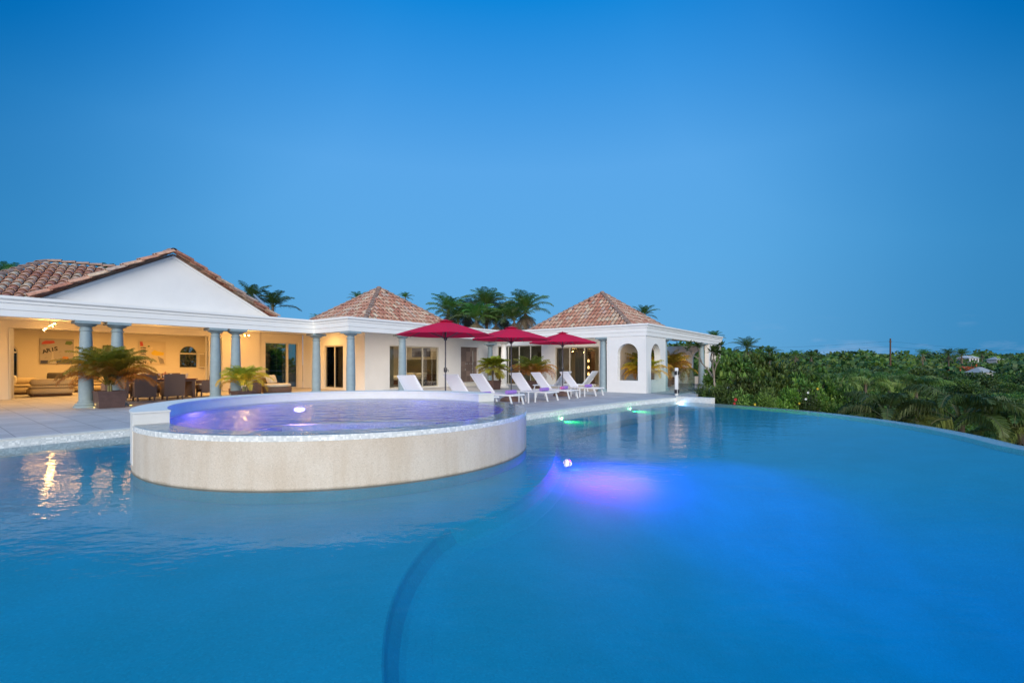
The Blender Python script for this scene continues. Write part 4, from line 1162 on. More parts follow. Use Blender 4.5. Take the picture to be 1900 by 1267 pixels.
patch(pa, 'orange_block', [(1.36, 1.52), (1.66, 1.52), (1.62, 1.68), (1.44, 1.7)], -12.935, cO)
patch(pa, 'pale_shape', [(.92, 1.35), (1.22, 1.35), (1.1, 1.62), (1.08, 1.95), (1.05, 1.95), (1.03, 1.62)], -12.932, C('paint_pale', (.55, .5, .45)))
pb = painting(4.47, 5.68, 1.30, 2.58, -12.94, 'pale canvas with a yellow shape and the letters NY, right on the lounge wall', (.66, .56, .42), (.4, .33, .3), 4)
text(pb, 4.62, -12.93, 1.36, 'N', .22, cK); text(pb, 4.83, -12.93, 1.36, '.', .22, cK); text(pb, 4.93, -12.93, 1.36, 'Y', .22, cK)
patch(pb, 'yellow_shape', [(5.0, 1.95), (5.15, 2.12), (5.3, 2.05), (5.6, 1.98), (5.58, 1.82), (5.25, 1.8), (5.05, 1.84)], -12.935, cY)
patch(pb, 'red_mark', [(4.52, 2.3), (4.66, 2.32), (4.62, 2.55), (4.5, 2.55)], -12.935, cR)
for k in range(4):
    z = 2.18 - k * .12
    patch(pb, 'black_scrawl', [(4.52, z), (4.62, z + .03), (4.76, z), (4.78, z + .05), (4.64, z + .08), (4.53, z + .05)], -12.935, (cK, cK, cB, cB)[k])
patch(pb, 'green_blot', [(4.84, 2.28), (4.92, 2.27), (4.95, 2.34), (4.87, 2.36)], -12.935, cG)
for k in range(5): patch(pb, 'grey_stroke', [(5.32 + k * .05, 1.75 - k * .03), (5.34 + k * .05, 1.75 - k * .03), (5.44 + k * .045, 1.34), (5.42 + k * .045, 1.34)], -12.935, cB)

# rooms behind the glass ------------------------------------------------
bed = tag(empty('bed', W(15.62, -3.9), TH - PI / 2), 'bed with white covers seen through the glass doors of the middle pavilion', 'bed')
b = MB(); b.rbox(-.9, .9, -1.0, 1.0, .1, .35, .03, 2); b.build('bed_frame', M['wood'], bed)
b = MB(); b.rbox(-.92, .92, -1.02, .95, .36, .62, .1, 4); b.build('mattress', M['bedding'], bed, smooth=60)
for x in (-.45, .45):
    b = MB(); b.rbox(x - .35, x + .35, .45, .9, .62, .8, .08, 4); b.build('pillow', M['bedding'], bed, smooth=60)
b = MB(); b.rbox(-1.7, 1.6, 1.1, 1.17, .1, 1.62, .02, 2); b.build('headboard', M['sofa2'], bed)
ns = tag(empty('nightstand', W(16.35, -2.3), TH), 'dark wooden desk behind the right pane of the middle pavilion', 'desk')
b = MB(); b.rbox(-.45, .3, -.3, .3, .66, .72, .01, 2); b.build('table_top', M['wood'], ns)
for x in (-.4, .25): b = MB(); b.box(x - .03, x + .03, -.27, .27, .002, .66); b.build('side_panel', M['wood'], ns)
pc = tag(empty('painting', W(16.88, -4.1, 1.8), world=True), 'wide blue and brown picture above the bed', 'painting')
b = MB(); b.slabpoly([rect(-5.0, -3.3, 1.8, 2.36)], lambda a, z, d: W(16.845 + d * .03, a, z), 1); b.build('canvas', paint_mat('paint', (.18, .19, .3), (.05, .04, .08), 9, 0), pc)
def curtain(s, t, along, wdt, h, m, lab, n=7):
    b = MB(); vs = []; K = n * 6
    for k in range(K + 1):
        a = wdt * k / K; d = .05 * math.sin(2 * PI * n * k / K)
        p = W(s + a, t + d) if along == 's' else W(s + d, t + a)
        vs += [(p.x, p.y, DZ + .02), (p.x, p.y, DZ + h)]
    b.add(vs, [(2 * k, 2 * k + 2, 2 * k + 3, 2 * k + 1) for k in range(K)])
    org = W(s, t); o = b.build('curtain', m, None, smooth=180, recalc=False, origin=tuple(org)); tag(o, lab, 'curtain', 'curtains inside the rooms')
curtain(10.72, -4.4, 't', .7, 2.3, M['curtain'], 'dark curtain behind the left pane of the side door facing the gallery')
curtain(11.95, -1.35, 's', .55, 2.3, M['curtain_beige'], 'beige curtain at the left edge of the middle pavilion doors')
curtain(20.6, 5.0, 't', .8, 2.3, M['curtain'], 'grey gathered curtain in the middle of the far pavilion doors')
curtain(20.6, 3.85, 't', .35, 2.3, M['curtain'], 'narrow dark curtain at the left of the far pavilion doors')
curtain(24.7, 7.2, 's', 1.4, 2.3, M['curtain'], 'brown curtain behind the door seen through the narrow arch')
cb = tag(empty('cabinet', W(22.4, 4.7), TH), 'tall wooden cabinet with glowing shelves behind the far pavilion doors', 'cabinet')
b = MB(); b.box(-.25, .25, -.5, -.44, 0, 2.1); b.box(-.25, .25, .44, .5, 0, 2.1); b.box(-.25, .25, -.44, .44, 2.04, 2.1)
for z in (.0, .6, 1.0, 1.4, 1.75): b.box(-.25, .24, -.44, .44, z, z + .03)
b.box(.2, .245, -.438, .438, .031, 2.03); b.build('carcass', M['wood'], cb)
b = MB()
for z in (.62, 1.02, 1.42): b.lathe([(.05, z + .03), (.09, z + .12), (.05, z + .24), (.02, z + .27)], -.1, .1, n=12); b.lathe([(.04, z + .03), (.06, z + .1), (.03, z + .2)], -.1, -.25, n=12)
b.build('shelf_lamp', M['lampglow'], cb, smooth=60)

# satellite dish -----------------------------------------------------------
dp = W(5.78, -1.5, 3.11); dish = tag(empty('satellite_dish', dp, 0), 'pale satellite dish tilted beside the right slope of the gable', 'satellite dish')
b = MB(); q = Vector((.70, .20, .68)).to_track_quat('Z', 'Y').to_matrix().to_4x4()
b.m = Matrix.Translation((0, 0, .66)) @ q
b.lathe([(.001, .0), (.2, .02), (.4, .075), (.52, .125), (.53, .12), (.4, .06), (.2, .005), (.001, -.015)], n=32, cap=False); b.build('reflector', M['dish'], dish, smooth=60)
b = MB(); b.tube([(-.02, 0, .62), (-.08, 0, .3), (-.08, 0, .0)], .03, 8); b.tube([(.25, -.05, .32), (.42, -.05, .5), (.45, -.05, .52)], .014, 6); b.build('mount', M['steel'], dish)
b = MB(); b.sphere((.46, -.05, .30), .085, 12, 8); b.build('receiver', M['white_metal'], dish, smooth=60)

# glass fence and gate post ---------------------------------------------
gf = tag(empty('glass_fence', W(18, 12), world=True), 'low frameless glass fence with green edges at the terrace corner', 'fence')
def gpane(a, c, h=1.08):
    a, c = Vector(W(*a)), Vector(W(*c)); b = MB(); b.bar((a.x, a.y, DZ + .06 + h / 2), (c.x, c.y, DZ + .06 + h / 2), .014, h); b.build('glass_panel', M['glass_green'], gf)
    b = MB(); b.bar((a.x, a.y, DZ + .03), (c.x, c.y, DZ + .03), .05, .056); b.build('bottom_rail', M['column'], gf)
gpane((17.06, 10.95), (16.55, 12.2)); 
gpane((16.35, 12.42), (17.2, 12.36)); gpane((17.24, 12.35), (18.1, 12.3)); gpane((18.14, 12.3), (19.0, 12.25)); gpane((19.04, 12.24), (19.9, 11.9)); gpane((19.94, 11.88), (20.9, 11.4))
gp = tag(empty('gate_post', W(16.35, 12.3), TH), 'short white gate post with black hinges at the glass fence', 'post')
b = MB(); b.rbox(-.06, .06, -.06, .06, .002, 1.16, .01, 2); b.build('post', M['white_metal'], gp, smooth=40)
for z in (.18, .95):
    b = MB(); b.rbox(-.14, -.061, -.05, .05, z - .08, z + .08, .01, 2); b.rbox(-.05, .05, -.1, -.061, z - .08, z + .08, .01, 2); b.build('hinge', M['black'], gp, smooth=40)

# ceiling spot tracks and floor uplights ---------------------------------
def track(s, t, z, r, lab, n=4, tilt=0.0):
    o = tag(empty('ceiling_spotlight', W(s, t, z), r), lab, 'ceiling light', 'ceiling spotlight bars')
    tl_ = Matrix.Rotation(tilt, 4, 'Y'); b = MB(); b.tube([tl_ @ Vector((-.36, 0, .0)), tl_ @ Vector((.36, 0, .0))], .012, 8); b.tube([(0, 0, 0), (0, 0, .20)], .01, 6); b.build('bar', M['steel'], o)
    for k in range(n):
        x = -.34 + k * .68 / (n - 1); dy = (-1) ** k
        pp = tl_ @ Vector((x, 0, 0)); h = MB(); h.m = Matrix.Translation((pp.x, .05 * dy, pp.z - .05)) @ Matrix.Rotation(.7 * dy, 4, 'X') ; h.lathe([(.02, .05), (.035, .02), (.04, -.03), (.037, -.03), (.03, .02)], n=14, cap=False)
        hb = h.build('spot_head', M['steel'], o, smooth=40)
        g = MB(); g.m = h.m; g.sphere((0, 0, -.01), .026, 10, 8); g.build('bulb', M['bulb'], hb, smooth=60)
    return o
track(-.05, -5.5, 2.74, R(-8), 'bar of glowing spotlights on the gallery ceiling left of the first columns', tilt=-.42)
track(6.7, -5.5, 2.78, R(0), 'bar of glowing spotlights between the second pair of columns')
for i, (s, t, lab) in enumerate(((.12, .42, 'small yellow uplight on the floor at the foot of the first column'), (.98, .40, 'small yellow uplight on the floor at the foot of the second column'))):
    o = tag(empty('floor_light', W(s, t)), lab, 'floor light', 'floor uplights by the columns')
    b = MB(); b.lathe([(.05, .002), (.05, .014), (.04, .016)], n=18); b.build('rim', M['steel'], o, smooth=40)
    b = MB(); b.lathe([(.036, .0165), (.03, .02), (.001, .022)], n=18, cap=False); b.build('lens', M['uplight'], o)
b = MB(); b.bar((0, -.16, .006), (0, .16, .006), .03, .006); o = b.build('floor_drain', M['black']); o.location = W(2.1, 3.2); o.rotation_euler = (0, 0, TH + 1.1); tag(o, 'thin dark slot drain in the terrace floor in front of the columns', 'drain')

# lamps ---------------------------------------------------------------
WARM = (1, .52, .14)
def area(s, t, z, e, sz, szy, col=WARM, to=None):
    p = W(s, t, z); return lamp('ceiling_lamp', 'AREA', p, e, col, sz, rot=(0, 0, TH), size_y=szy)
area(1.5, -9.6, 2.93, 200, 3.5, 2.0)
area(5.5, -9.6, 2.93, 170, 3.0, 2.0)
area(1.0, -3.8, 2.85, 75, 3.0, .5)
area(-3.5, -3.8, 2.85, 55, 3.0, .5)
area(5.6, -3.9, 2.85, 90, 2.6, .5)
area(9.0, -3.6, 2.85, 50, 1.2, .5)
area(14, -3.6, 2.9, 75, 2, 1.5, (1, .72, .42))
area(22.6, 5.2, 2.9, 70, 1.5, 2.5, (1, .68, .38))
area(22.6, 1.0, 2.9, 8, 1.5, 2.0, (1, .75, .5))
area(13.2, 1.1, 2.94, 85, 6.0, 1.0, (1, .86, .70))
area(8.9, 1.2, 2.94, 14, 1.4, 1.0, (1, .80, .58))
area(18.7, 5.6, 2.94, 48, 1.6, 3.2, (1, .87, .72))
area(20.5, 9.2, 2.9, 26, 2.0, .6, (1, .7, .4))
area(26.5, 9.0, 2.9, 30, 3.0, .6, (1, .62, .3))
for p, e in (((-.05, -5.5), 38), ((6.7, -5.5), 50), ((-3.0, -5.2), 22), ((3.2, -5.0), 36), ((9.2, -3.4), 36)):
    lamp('spot_bulb', 'POINT', W(p[0], p[1], 2.62), e, WARM, .08)
lamp('uplight', 'POINT', W(.12, .42, .1), 1.2, (1, .75, .25), .03)

# pool lamps -----------------------------------------------------------
nrm2 = Vector((N.x, N.y, 0))
pool_lamp((.90, 7.60, -.19), (1.0, .9, -.32), M['lit_violet'], (.6, .1, 1), 12, 'bright violet lamp glowing under water beside the spa', spot=R(110), r=.05, wide=1.7)
def on_shore(px, dz, e, m, col, label, off=.06, tilt=-.06):
    # fixture set in the underwater wall of the long straight shore
    best = None
    for i in range(len(SHORE) - 1):
        a, c = Vector(SHORE[i]), Vector(SHORE[i + 1])
        for k in range(50):
            p = a.lerp(c, k / 50); x = 950 + F * p.x / p.y
            if p.y > 10 and (best is None or abs(x - px) < best[0]): best = (abs(x - px), p)
    p = best[1]
    return pool_lamp((p.x + N.x * off, p.y + N.y * off, dz), (N.x, N.y, tilt), m, col, e, label, r=.05, wide=1.5)
on_shore(1037, -.075, 90, M['lit_green'], (.04, 1, .10), 'nearest of the two green lamps along the pool side')
on_shore(1165, -.075, 130, M['lit_green'], (.04, 1, .10), 'farther of the two green lamps along the pool side')
on_shore(1256, -.07, 60, M['lit_white'], (.4, .6, 1), 'bluish white lamp in the far corner of the pool')
pool_lamp((-4.58, 10.1, .44), (.35, -.9, -.25), M['lit_blue'], (.22, .14, 1), 160, 'bright white violet lamp in the back wall of the spa', spot=R(140), wide=2.0, r=.055)
lamp('spa_fill', 'SPOT', (-.9, 9.6, .5), 600, (.2, .15, 1), .1, to=(-2, 8.5, -.3), spot_size=R(150), spot_blend=1)  # unseen spots without fixtures, added to tint the spa water
lamp('spa_fill', 'SPOT', (-4.9, 7.6, .5), 420, (.15, .2, 1), .1, to=(-3.5, 8, -.3), spot_size=R(150), spot_blend=1)
pool_lamp((6.95, 3.4, -.35), (-.75, .9, -.05), M['lit_blue'], (.0, .20, 1), 95, 'unseen blue lamp added in the pool wall beyond the right edge of the picture for its glow', spot=R(140))  # added out of view to spread blue light over the deep floor
for x, y, sx_, sy_, e in ((1.50, 7.22, 1.4, 1.5, 300), (1.24, 7.12, .75, .85, 120)): lamp('violet_fill', 'AREA', (x, y, -.015), e, (.23, .008, .25), sx_, size_y=sy_, shape='ELLIPSE')  # unseen area lamps just under the surface, added for the violet patch
lamp('blue_fill', 'AREA', (3.2, 6.6, -.015), 19, (.0, .10, 1), 3.4, size_y=3.6, shape='ELLIPSE')  # unseen area lamp added to tint the deep water blue

# ------------------------------------------------------------------ vegetation
def vary(c, rn, k=.25):
    f_ = 1 + rn.uniform(-k, k); return (c[0] * f_ * rn.uniform(.9, 1.1), c[1] * f_, c[2] * f_ * rn.uniform(.85, 1.15))

def frond(b, base, az, el, L_, droop, nl, ll, lw, col, rn, tip_col=None, vee=.5, stem=.012, stemcol=(.20, .22, .06), start=.18, curl=.4):
    """one feather palm leaf: arching midrib and paired leaflets"""
    p = Vector(base); n = 14; seg = L_ / n; pts = [p.copy()]; e = el
    h = Vector((math.cos(az), math.sin(az), 0)); side = Vector((-h.y, h.x, 0))
    dirs = []
    for i in range(n):
        d = h * math.cos(e) + Vector((0, 0, math.sin(e))); dirs.append(d)
        p = p + d * seg; pts.append(p.copy()); e -= droop / n * (.5 + 1.2 * i / n)
    dirs.append(dirs[-1])
    b.col = stemcol
    for i in range(n):
        r0 = stem * (1 - .8 * i / n); r1 = stem * (1 - .8 * (i + 1) / n)
        up0 = side.cross(dirs[i]) * -1
        a, c = pts[i], pts[i + 1]
        b.add([a - side * r0, a + up0 * r0, a + side * r0, c - side * r1, c + up0 * r1, c + side * r1], [(0, 1, 4, 3), (1, 2, 5, 4)])
    for k in range(nl):
        f_ = start + (1 - start) * (k + rn.random() * .5) / nl
        x = f_ * n; i = min(int(x), n - 1); q = pts[i].lerp(pts[i + 1], x - i); d = dirs[i]
        up = (side.cross(d) * -1).normalized()
        if up.z < 0: up = -up
        env = math.sin(PI * min(1, .12 + f_ * .86)) ** .6
        l_ = ll * max(.25, env) * rn.uniform(.85, 1.1)
        for sg in (-1, 1):
            fw = .35 + .9 * f_
            ld = (side * sg + d * fw + up * (vee + rn.uniform(-.2, .2))).normalized()
            mid = q + ld * l_ * .55
            tip = q + (ld + Vector((0, 0, -curl * rn.uniform(.6, 1.4)))).normalized() * l_
            wv = d * (lw * .5)
            c_ = vary(col if (tip_col is None or f_ < .5) else tip_col, rn, .18); b.col = c_
            b.add([q - wv * .5, q + wv * .5, mid + wv, tip, mid - wv], [(0, 1, 2, 4), (4, 2, 3)])

def palm_mesh(name, seed, nf, L_, droop, nl, ll, lw, cols, el=(0.1, 1.45), z=0, skirt=0, vee=.45, stem=.02, stemcol=(.2, .22, .06), curl=.4, baser=.05, start=.18, pw=.85, clump=0):
    rn = random.Random(seed); b = MB()
    for k in range(nf):
        f_ = k / max(1, nf - 1); az = k * 2.399963 + rn.uniform(-.25, .25)
        e = el[0] + (el[1] - el[0]) * f_ ** pw + rn.uniform(-.1, .1)
        c = cols[min(len(cols) - 1, int((1 - f_) * len(cols) * rn.uniform(.75, 1.2)))]
        frond(b, (baser * math.cos(az), baser * math.sin(az), z + .12 * f_), az, e, L_ * rn.uniform(.8, 1.1) * (1 - .25 * f_ ** 3), droop * rn.uniform(.8, 1.2) * (1 + clump * (.35 - .75 * f_)), nl, ll, lw, vary(c, rn, .15), rn, stem=stem, vee=vee, stemcol=stemcol, curl=curl, start=start)
    for k in range(skirt):
        az = k * 2.4 + rn.uniform(-.4, .4)
        frond(b, (0, 0, z - .1), az, rn.uniform(-1.2, -.5), L_ * rn.uniform(.5, .85), rn.uniform(.2, .6), int(nl * .7), ll * .75, lw * .8, vary((.24, .18, .125), rn, .3), rn, vee=-.2, stem=stem, stemcol=(.14, .1, .06))
    return b

def mesh_of(b, name, m):
    o = b.build(name, m, None, recalc=False); me = o.data; bpy.data.objects.remove(o); return me
def link_mesh(name, me, parent=None, loc=(0, 0, 0), rot=0, sc=1):
    o = bpy.data.objects.new(name, me); COL.objects.link(o); o.parent = parent; o.location = loc; o.rotation_euler = (0, 0, rot)
    o.scale = (sc, sc, sc) if not isinstance(sc, (tuple, list)) else sc
    return o

# potted palms -------------------------------------------------------------
def planter(o, w_, h, m, taper=.9):
    b = MB(); e, g = w_ / 2 * taper, w_ / 2
    vs = [(x * e, y * e, .003) for x, y in ((-1, -1), (1, -1), (1, 1), (-1, 1))] + [(x * g, y * g, h) for x, y in ((-1, -1), (1, -1), (1, 1), (-1, 1))] + \
         [(x * (g - .04), y * (g - .04), h) for x, y in ((-1, -1), (1, -1), (1, 1), (-1, 1))] + [(x * (g - .05), y * (g - .05), h - .07) for x, y in ((-1, -1), (1, -1), (1, 1), (-1, 1))]
    fs = [(3, 2, 1, 0)] + [(r_ * 4 + i, r_ * 4 + (i + 1) % 4, r_ * 4 + 4 + (i + 1) % 4, r_ * 4 + 4 + i) for r_ in range(3) for i in range(4)]
    b.add(vs, fs); b.box(-g - .012, g + .012, -g - .012, -g, h - .06, h - .004); b.box(-g - .012, g + .012, g, g + .012, h - .06, h - .004)
    b.build('planter', m, o)
    b = MB(); b.box(-g + .055, g - .055, -g + .055, g - .055, h - .09, h - .05); b.build('soil', M['soil'], o)
ARECA = [(.24, .27, .02), (.33, .33, .03), (.46, .37, .03), (.58, .33, .02), (.60, .26, .02)]
def potted_palm(s, t, w_, h, seed, nf, L_, droop, lab, cols=ARECA, nl=26, ll=.34, lw=.022, el=(-.1, 1.45), stems=6, trunk=0, rz=0, vee=.4, world=None, curl=.6, shape='box'):
    p = world or W(s, t); o = tag(empty('potted_palm', p, TH + rz), lab, 'potted palm', 'potted palms on the terrace')
    planter(o, w_, h, M['terra_pot'])
    rn = random.Random(seed)
    b = palm_mesh('fronds', seed, nf, L_, droop, nl, ll, lw, cols, el, z=h + .16 + trunk, vee=vee, stem=.011, curl=curl, stemcol=(.35, .30, .05), baser=.09, pw=.6, clump=0 if trunk else 1, start=.24)
    b.build('fronds', M['leaf'], o, recalc=False)
    b = MB()
    for k in range(stems):
        a = rn.uniform(0, 6.28); r_ = rn.uniform(.0, .12) if not trunk else 0
        b.tube([(r_ * math.cos(a), r_ * math.sin(a), h - .06), (r_ * .9 * math.cos(a), r_ * .9 * math.sin(a), h + .16 + trunk)], .022 if not trunk else .05, 7)
    b.build('stem', M['trunk'] if trunk else mat('cane', (.25, .22, .08), .6), o, smooth=60)
    return o
potted_palm(.42, .62, .66, .50, 21, 66, 1.38, 1.4, 'big bushy potted palm with orange tipped fronds in front of the first two columns', nl=50, ll=.36, lw=.017, el=(.5, 1.56), curl=.5)
potted_palm(4.15, .75, .62, .34, 22, 44, .98, 1.7, 'small potted palm with drooping yellow green fronds at the second pair of columns', nl=36, ll=.26, lw=.015, el=(.6, 1.5), curl=.45)
YG = [(.36, .46, .03), (.50, .56, .04), (.64, .58, .06)]
potted_palm(15.5, 3.0, .62, .46, 23, 34, .95, 1.1, 'potted palm with a short trunk and stiff bright yellow green leaves behind the loungers', cols=YG, nl=34, ll=.38, lw=.045, trunk=.42, stems=1, el=(-.35, 1.3), vee=.25, curl=.25)
potted_palm(17.6, 4.1, .6, .42, 24, 44, 1.5, 1.7, 'potted palm with orange lower fronds beside the middle parasol pole', cols=[(.12, .18, .02), (.26, .26, .03), (.50, .26, .03), (.48, .18, .03)], nl=36, ll=.36, el=(.6, 1.5))
potted_palm(18.55, 10.0, .6, .50, 25, 40, 1.2, 1.7, 'potted palm standing behind the wide arched opening', nl=36, ll=.32, el=(.6, 1.5))
O2 = [(.14, .18, .02), (.34, .26, .03), (.48, .27, .03), (.50, .2, .03)]
for i, (s, t, lab) in enumerate(((22.4, 8.6, 'left orange fronded palm under the end gallery, behind the glass fence'), (24.6, 8.9, 'middle orange fronded palm under the end gallery'), (26.8, 8.4, 'right orange fronded palm under the end gallery, against the far arch'))):
    potted_palm(s, t, .6, .5, 30 + i, 44, 1.9, 1.7, lab, cols=O2, nl=36, ll=.42, lw=.028, el=(.6, 1.5))

# tall palms behind the houses ---------------------------------------------
TALLC = [(.06, .15, .03), (.09, .19, .03), (.13, .21, .04), (.10, .13, .05)]
TP = [mesh_of(palm_mesh('c', 50 + k, 24, 2.3, 1.25, 38, .6, .036, TALLC, (.35, 1.5), skirt=30, vee=.35, curl=.45, stem=.03), 'crown', M['leaf']) for k in range(3)]
TN = [mesh_of(palm_mesh('c', 60 + k, 17, 2.1, .95, 34, .55, .036, TALLC, (.1, 1.45), skirt=6, vee=.3, curl=.4, stem=.03), 'crown', M['leaf']) for k in range(2)]
def tall_palm(px, py, Y, sc, mesh, lab, group, rot=0, gz=None):
    """px, py = where the crown's heart sits seen from the terrace; Y = distance"""
    X = (px - 950) / F * Y; z = CAMH + (HZ - py) / F * Y
    g = ground_z(X, Y) if gz is None else gz
    o = tag(empty('palm_tree', (X, Y, g - .1), rot), lab, 'palm tree', group)
    link_mesh('crown', mesh, o, (0, 0, z - g + .1), 0, sc)
    b = MB(); rn = random.Random(int(px)); lx, ly = rn.uniform(-.3, .3), rn.uniform(-.3, .3); h = z - g + .2
    b.tube([(lx, ly, 0), (lx * .6, ly * .6, h * .4), (lx * .15, ly * .15, h * .8), (0, 0, h)], [.2 * sc, .15 * sc, .12 * sc, .09 * sc], 10)
    b.build('trunk', M['trunk'], o, smooth=60)
    return o
GP = 'palms rising behind the white pavilions'
tall_palm(832, 582, 40, 1.0, TP[0], 'leftmost palm of the clump between the two pyramid roofs', GP, 0)
tall_palm(868, 585, 42, .95, TP[1], 'lower palm in the left part of the clump between the two pyramid roofs', GP, 1)
tall_palm(903, 572, 39, 1.05, TP[2], 'tallest palm of the clump between the two pyramid roofs', GP, 2)
tall_palm(936, 588, 41, .9, TP[0], 'palm right of the tallest one with drooping dead fronds', GP, 3)
tall_palm(975, 580, 38, 1.05, TP[1], 'rightmost palm of the clump, its grey skirt beside the far pyramid roof', GP, 4.4)
tall_palm(850, 600, 38, .95, TP[2], 'low palm filling the left of the clump behind the roofs', GP, .7)
tall_palm(884, 596, 37, .95, TP[0], 'low palm with brown dead fronds left of the clump centre', GP, 5.1)
tall_palm(920, 602, 38, .95, TP[1], 'low palm filling the centre of the clump behind the roofs', GP, 2.9)
tall_palm(954, 596, 37, .9, TP[2], 'low palm filling the right of the clump behind the roofs', GP, 1.9)
tall_palm(468, 556, 34, .8, TN[0], 'dark palm crown just above the right slope of the gable roof', GP, 1)
tall_palm(506, 572, 35, 1.0, TN[1], 'palm with drooping fronds right of the satellite dish', GP, 2.2)
tall_palm(664, 556, 44, .5, TN[0], 'small palm top peeking over the left slope of the middle pyramid roof', GP, 3)
tall_palm(752, 553, 46, .42, TN[1], 'tiny palm tip over the right slope of the middle pyramid roof', GP, .4)
tall_palm(590, 594, 50, .5, TN[1], 'low palm top above the roof line left of the middle pavilion', GP, 2)
tall_palm(1196, 586, 40, .62, TN[0], 'palm top above the right slope of the far pyramid roof', GP, 4)
tall_palm(22, 512, 30, .62, TN[1], 'palm tip above the left end of the big clay roof', GP, 1.5)
tall_palm(-8, 514, 28, .6, TN[0], 'palm fronds at the left edge above the clay roof', GP, 2.5)
tall_palm(200, 506, 38, .55, TN[1], 'faint palm tip between the big roof and the gable', GP, .2)
tall_palm(1386, 648, 34, .6, TN[0], 'bluish palm with stiff upright fronds behind the leafy bushes at right', GP, .9)
tall_palm(1325, 628, 44, .55, TN[1], 'thin palm tip above the end of the far pavilion roof', GP, .7)
tall_palm(1428, 657, 48, .6, TN[1], 'small dark palm at the skyline right of the bushes', GP, 2)

# broadleaf crowns ------------------------------------------------------
def crown_mesh(seed, R_, hgt, nleaf, lsz, cols, blobs=9, flat=.75, narrow=.45):
    rn = random.Random(seed); b = MB(); B = []
    for k in range(blobs):
        a = rn.uniform(0, 6.28); r_ = R_ * rn.uniform(.1, .68); rad = R_ * rn.uniform(.32, .55)
        B.append((r_ * math.cos(a), r_ * math.sin(a), hgt * rn.uniform(.25, .85) - r_ / R_ * hgt * .18, rad, vary(rn.choice(cols), rn, .28)))
    for i in range(nleaf):
        x, y, z, rad, c = B[i % blobs]
        th = rn.uniform(0, 6.283); u_ = rn.uniform(-.55, 1); sr = math.sqrt(max(0, 1 - u_ * u_)); rr = rad * (rn.random() ** .38) * rn.uniform(.85, 1.12)
        d = Vector((sr * math.cos(th), sr * math.sin(th), u_))
        p = Vector((x, y, z)) + Vector((d.x * rr, d.y * rr, d.z * rr * flat))
        ax = (d + Vector((rn.uniform(-1, 1), rn.uniform(-1, 1), rn.uniform(-.7, .9)))).normalized()
        sd_ = ax.cross(Vector((rn.uniform(-1, 1), rn.uniform(-1, 1), rn.uniform(-1, 1)))).normalized()
        l_ = lsz * rn.uniform(.6, 1.3); wv = sd_ * l_ * narrow
        b.col = vary(c, rn, .3)
        b.add([p, p + ax * l_ * .5 + wv * .5, p + ax * l_, p + ax * l_ * .5 - wv * .5], [(0, 1, 2, 3)])
    return b
G1 = [(.060, .12, .018), (.085, .15, .02), (.045, .095, .022), (.12, .18, .03)]
G2 = [(.07, .115, .022), (.11, .14, .03), (.055, .09, .025)]
G3 = [(.15, .25, .03), (.12, .22, .02), (.18, .25, .04)]
def rosette_mesh(seed, n, cols, ll=.17):
    rn = random.Random(seed); b = MB()
    for k in range(n):
        th = rn.uniform(0, 6.283); u_ = rn.uniform(-.3, 1); sr = math.sqrt(1 - u_ * u_); rr = rn.uniform(.45, 1.0) * (.8 + .25 * math.sin(3 * th + seed))
        c = Vector((sr * math.cos(th) * rr, sr * math.sin(th) * rr, .6 + u_ * rr * .62)); up = Vector((sr * math.cos(th) * .6, sr * math.sin(th) * .6, .6 + u_ * .4)).normalized()
        x = up.orthogonal().normalized(); y = up.cross(x); cc = vary(rn.choice(cols), rn, .3)
        for j in range(15):
            a = j * 2.4; e = rn.uniform(.1, 1.25); d = (x * math.cos(a) + y * math.sin(a)) * math.cos(e) + up * math.sin(e); l_ = ll * rn.uniform(.7, 1.1); sd_ = d.cross(up).normalized() * l_ * .16
            b.col = vary(cc, rn, .25); b.add([c, c + d * l_ * .6 + sd_, c + d * l_, c + d * l_ * .6 - sd_], [(0, 1, 2, 3)])
    b.col = (.12, .10, .07)
    for k in range(14):
        a = k * 2.4; b.tube([(0, 0, -.1), (.25 * math.cos(a), .25 * math.sin(a), .35), (.6 * math.cos(a), .6 * math.sin(a), .75 + .2 * math.sin(k))], [.02, .014, .008], 4, False)
    return b
ROS = [mesh_of(rosette_mesh(130 + k, 330, [(.095, .17, .028), (.075, .135, .022), (.14, .21, .035)]), 'crown', M['leaf']) for k in range(2)]
NEAR = [mesh_of(crown_mesh(70 + k, 1.0, 1.2, 5200, .085, (G1, G3, G1)[k], 12), 'crown', M['leaf']) for k in range(3)]
MID = [mesh_of(crown_mesh(80 + k, 1.0, 1.0, 1900, .13, (G1, G2, G1, G3)[k], 12), 'crown', M['leaf']) for k in range(4)]
FARM = [mesh_of(crown_mesh(90 + k, 1.0, .9, 1100, .15, (G1, G2, G2)[k], 9, narrow=.6), 'crown', M['leaf']) for k in range(3)]
FIR = mesh_of(crown_mesh(97, 1.0, .8, 1400, .13, [(.45, .09, .03), (.36, .07, .03), (.10, .12, .03)], 9), 'crown', M['leaf'])
def trunk_mesh(h, r_):
    b = MB(); b.tube([(0, 0, -.3), (.04, .02, h * .5), (0, 0, h)], [r_, r_ * .8, r_ * .45], 7)
    for k in range(4):
        a = k * 1.7; b.tube([(0, 0, h * .6), (.3 * math.cos(a), .3 * math.sin(a), h * 1.1), (.55 * math.cos(a), .55 * math.sin(a), h * 1.5)], [r_ * .5, r_ * .35, r_ * .15], 5)
    return mesh_of(b, 'trunk', M['bark'])
TRM = trunk_mesh(.5, .05)
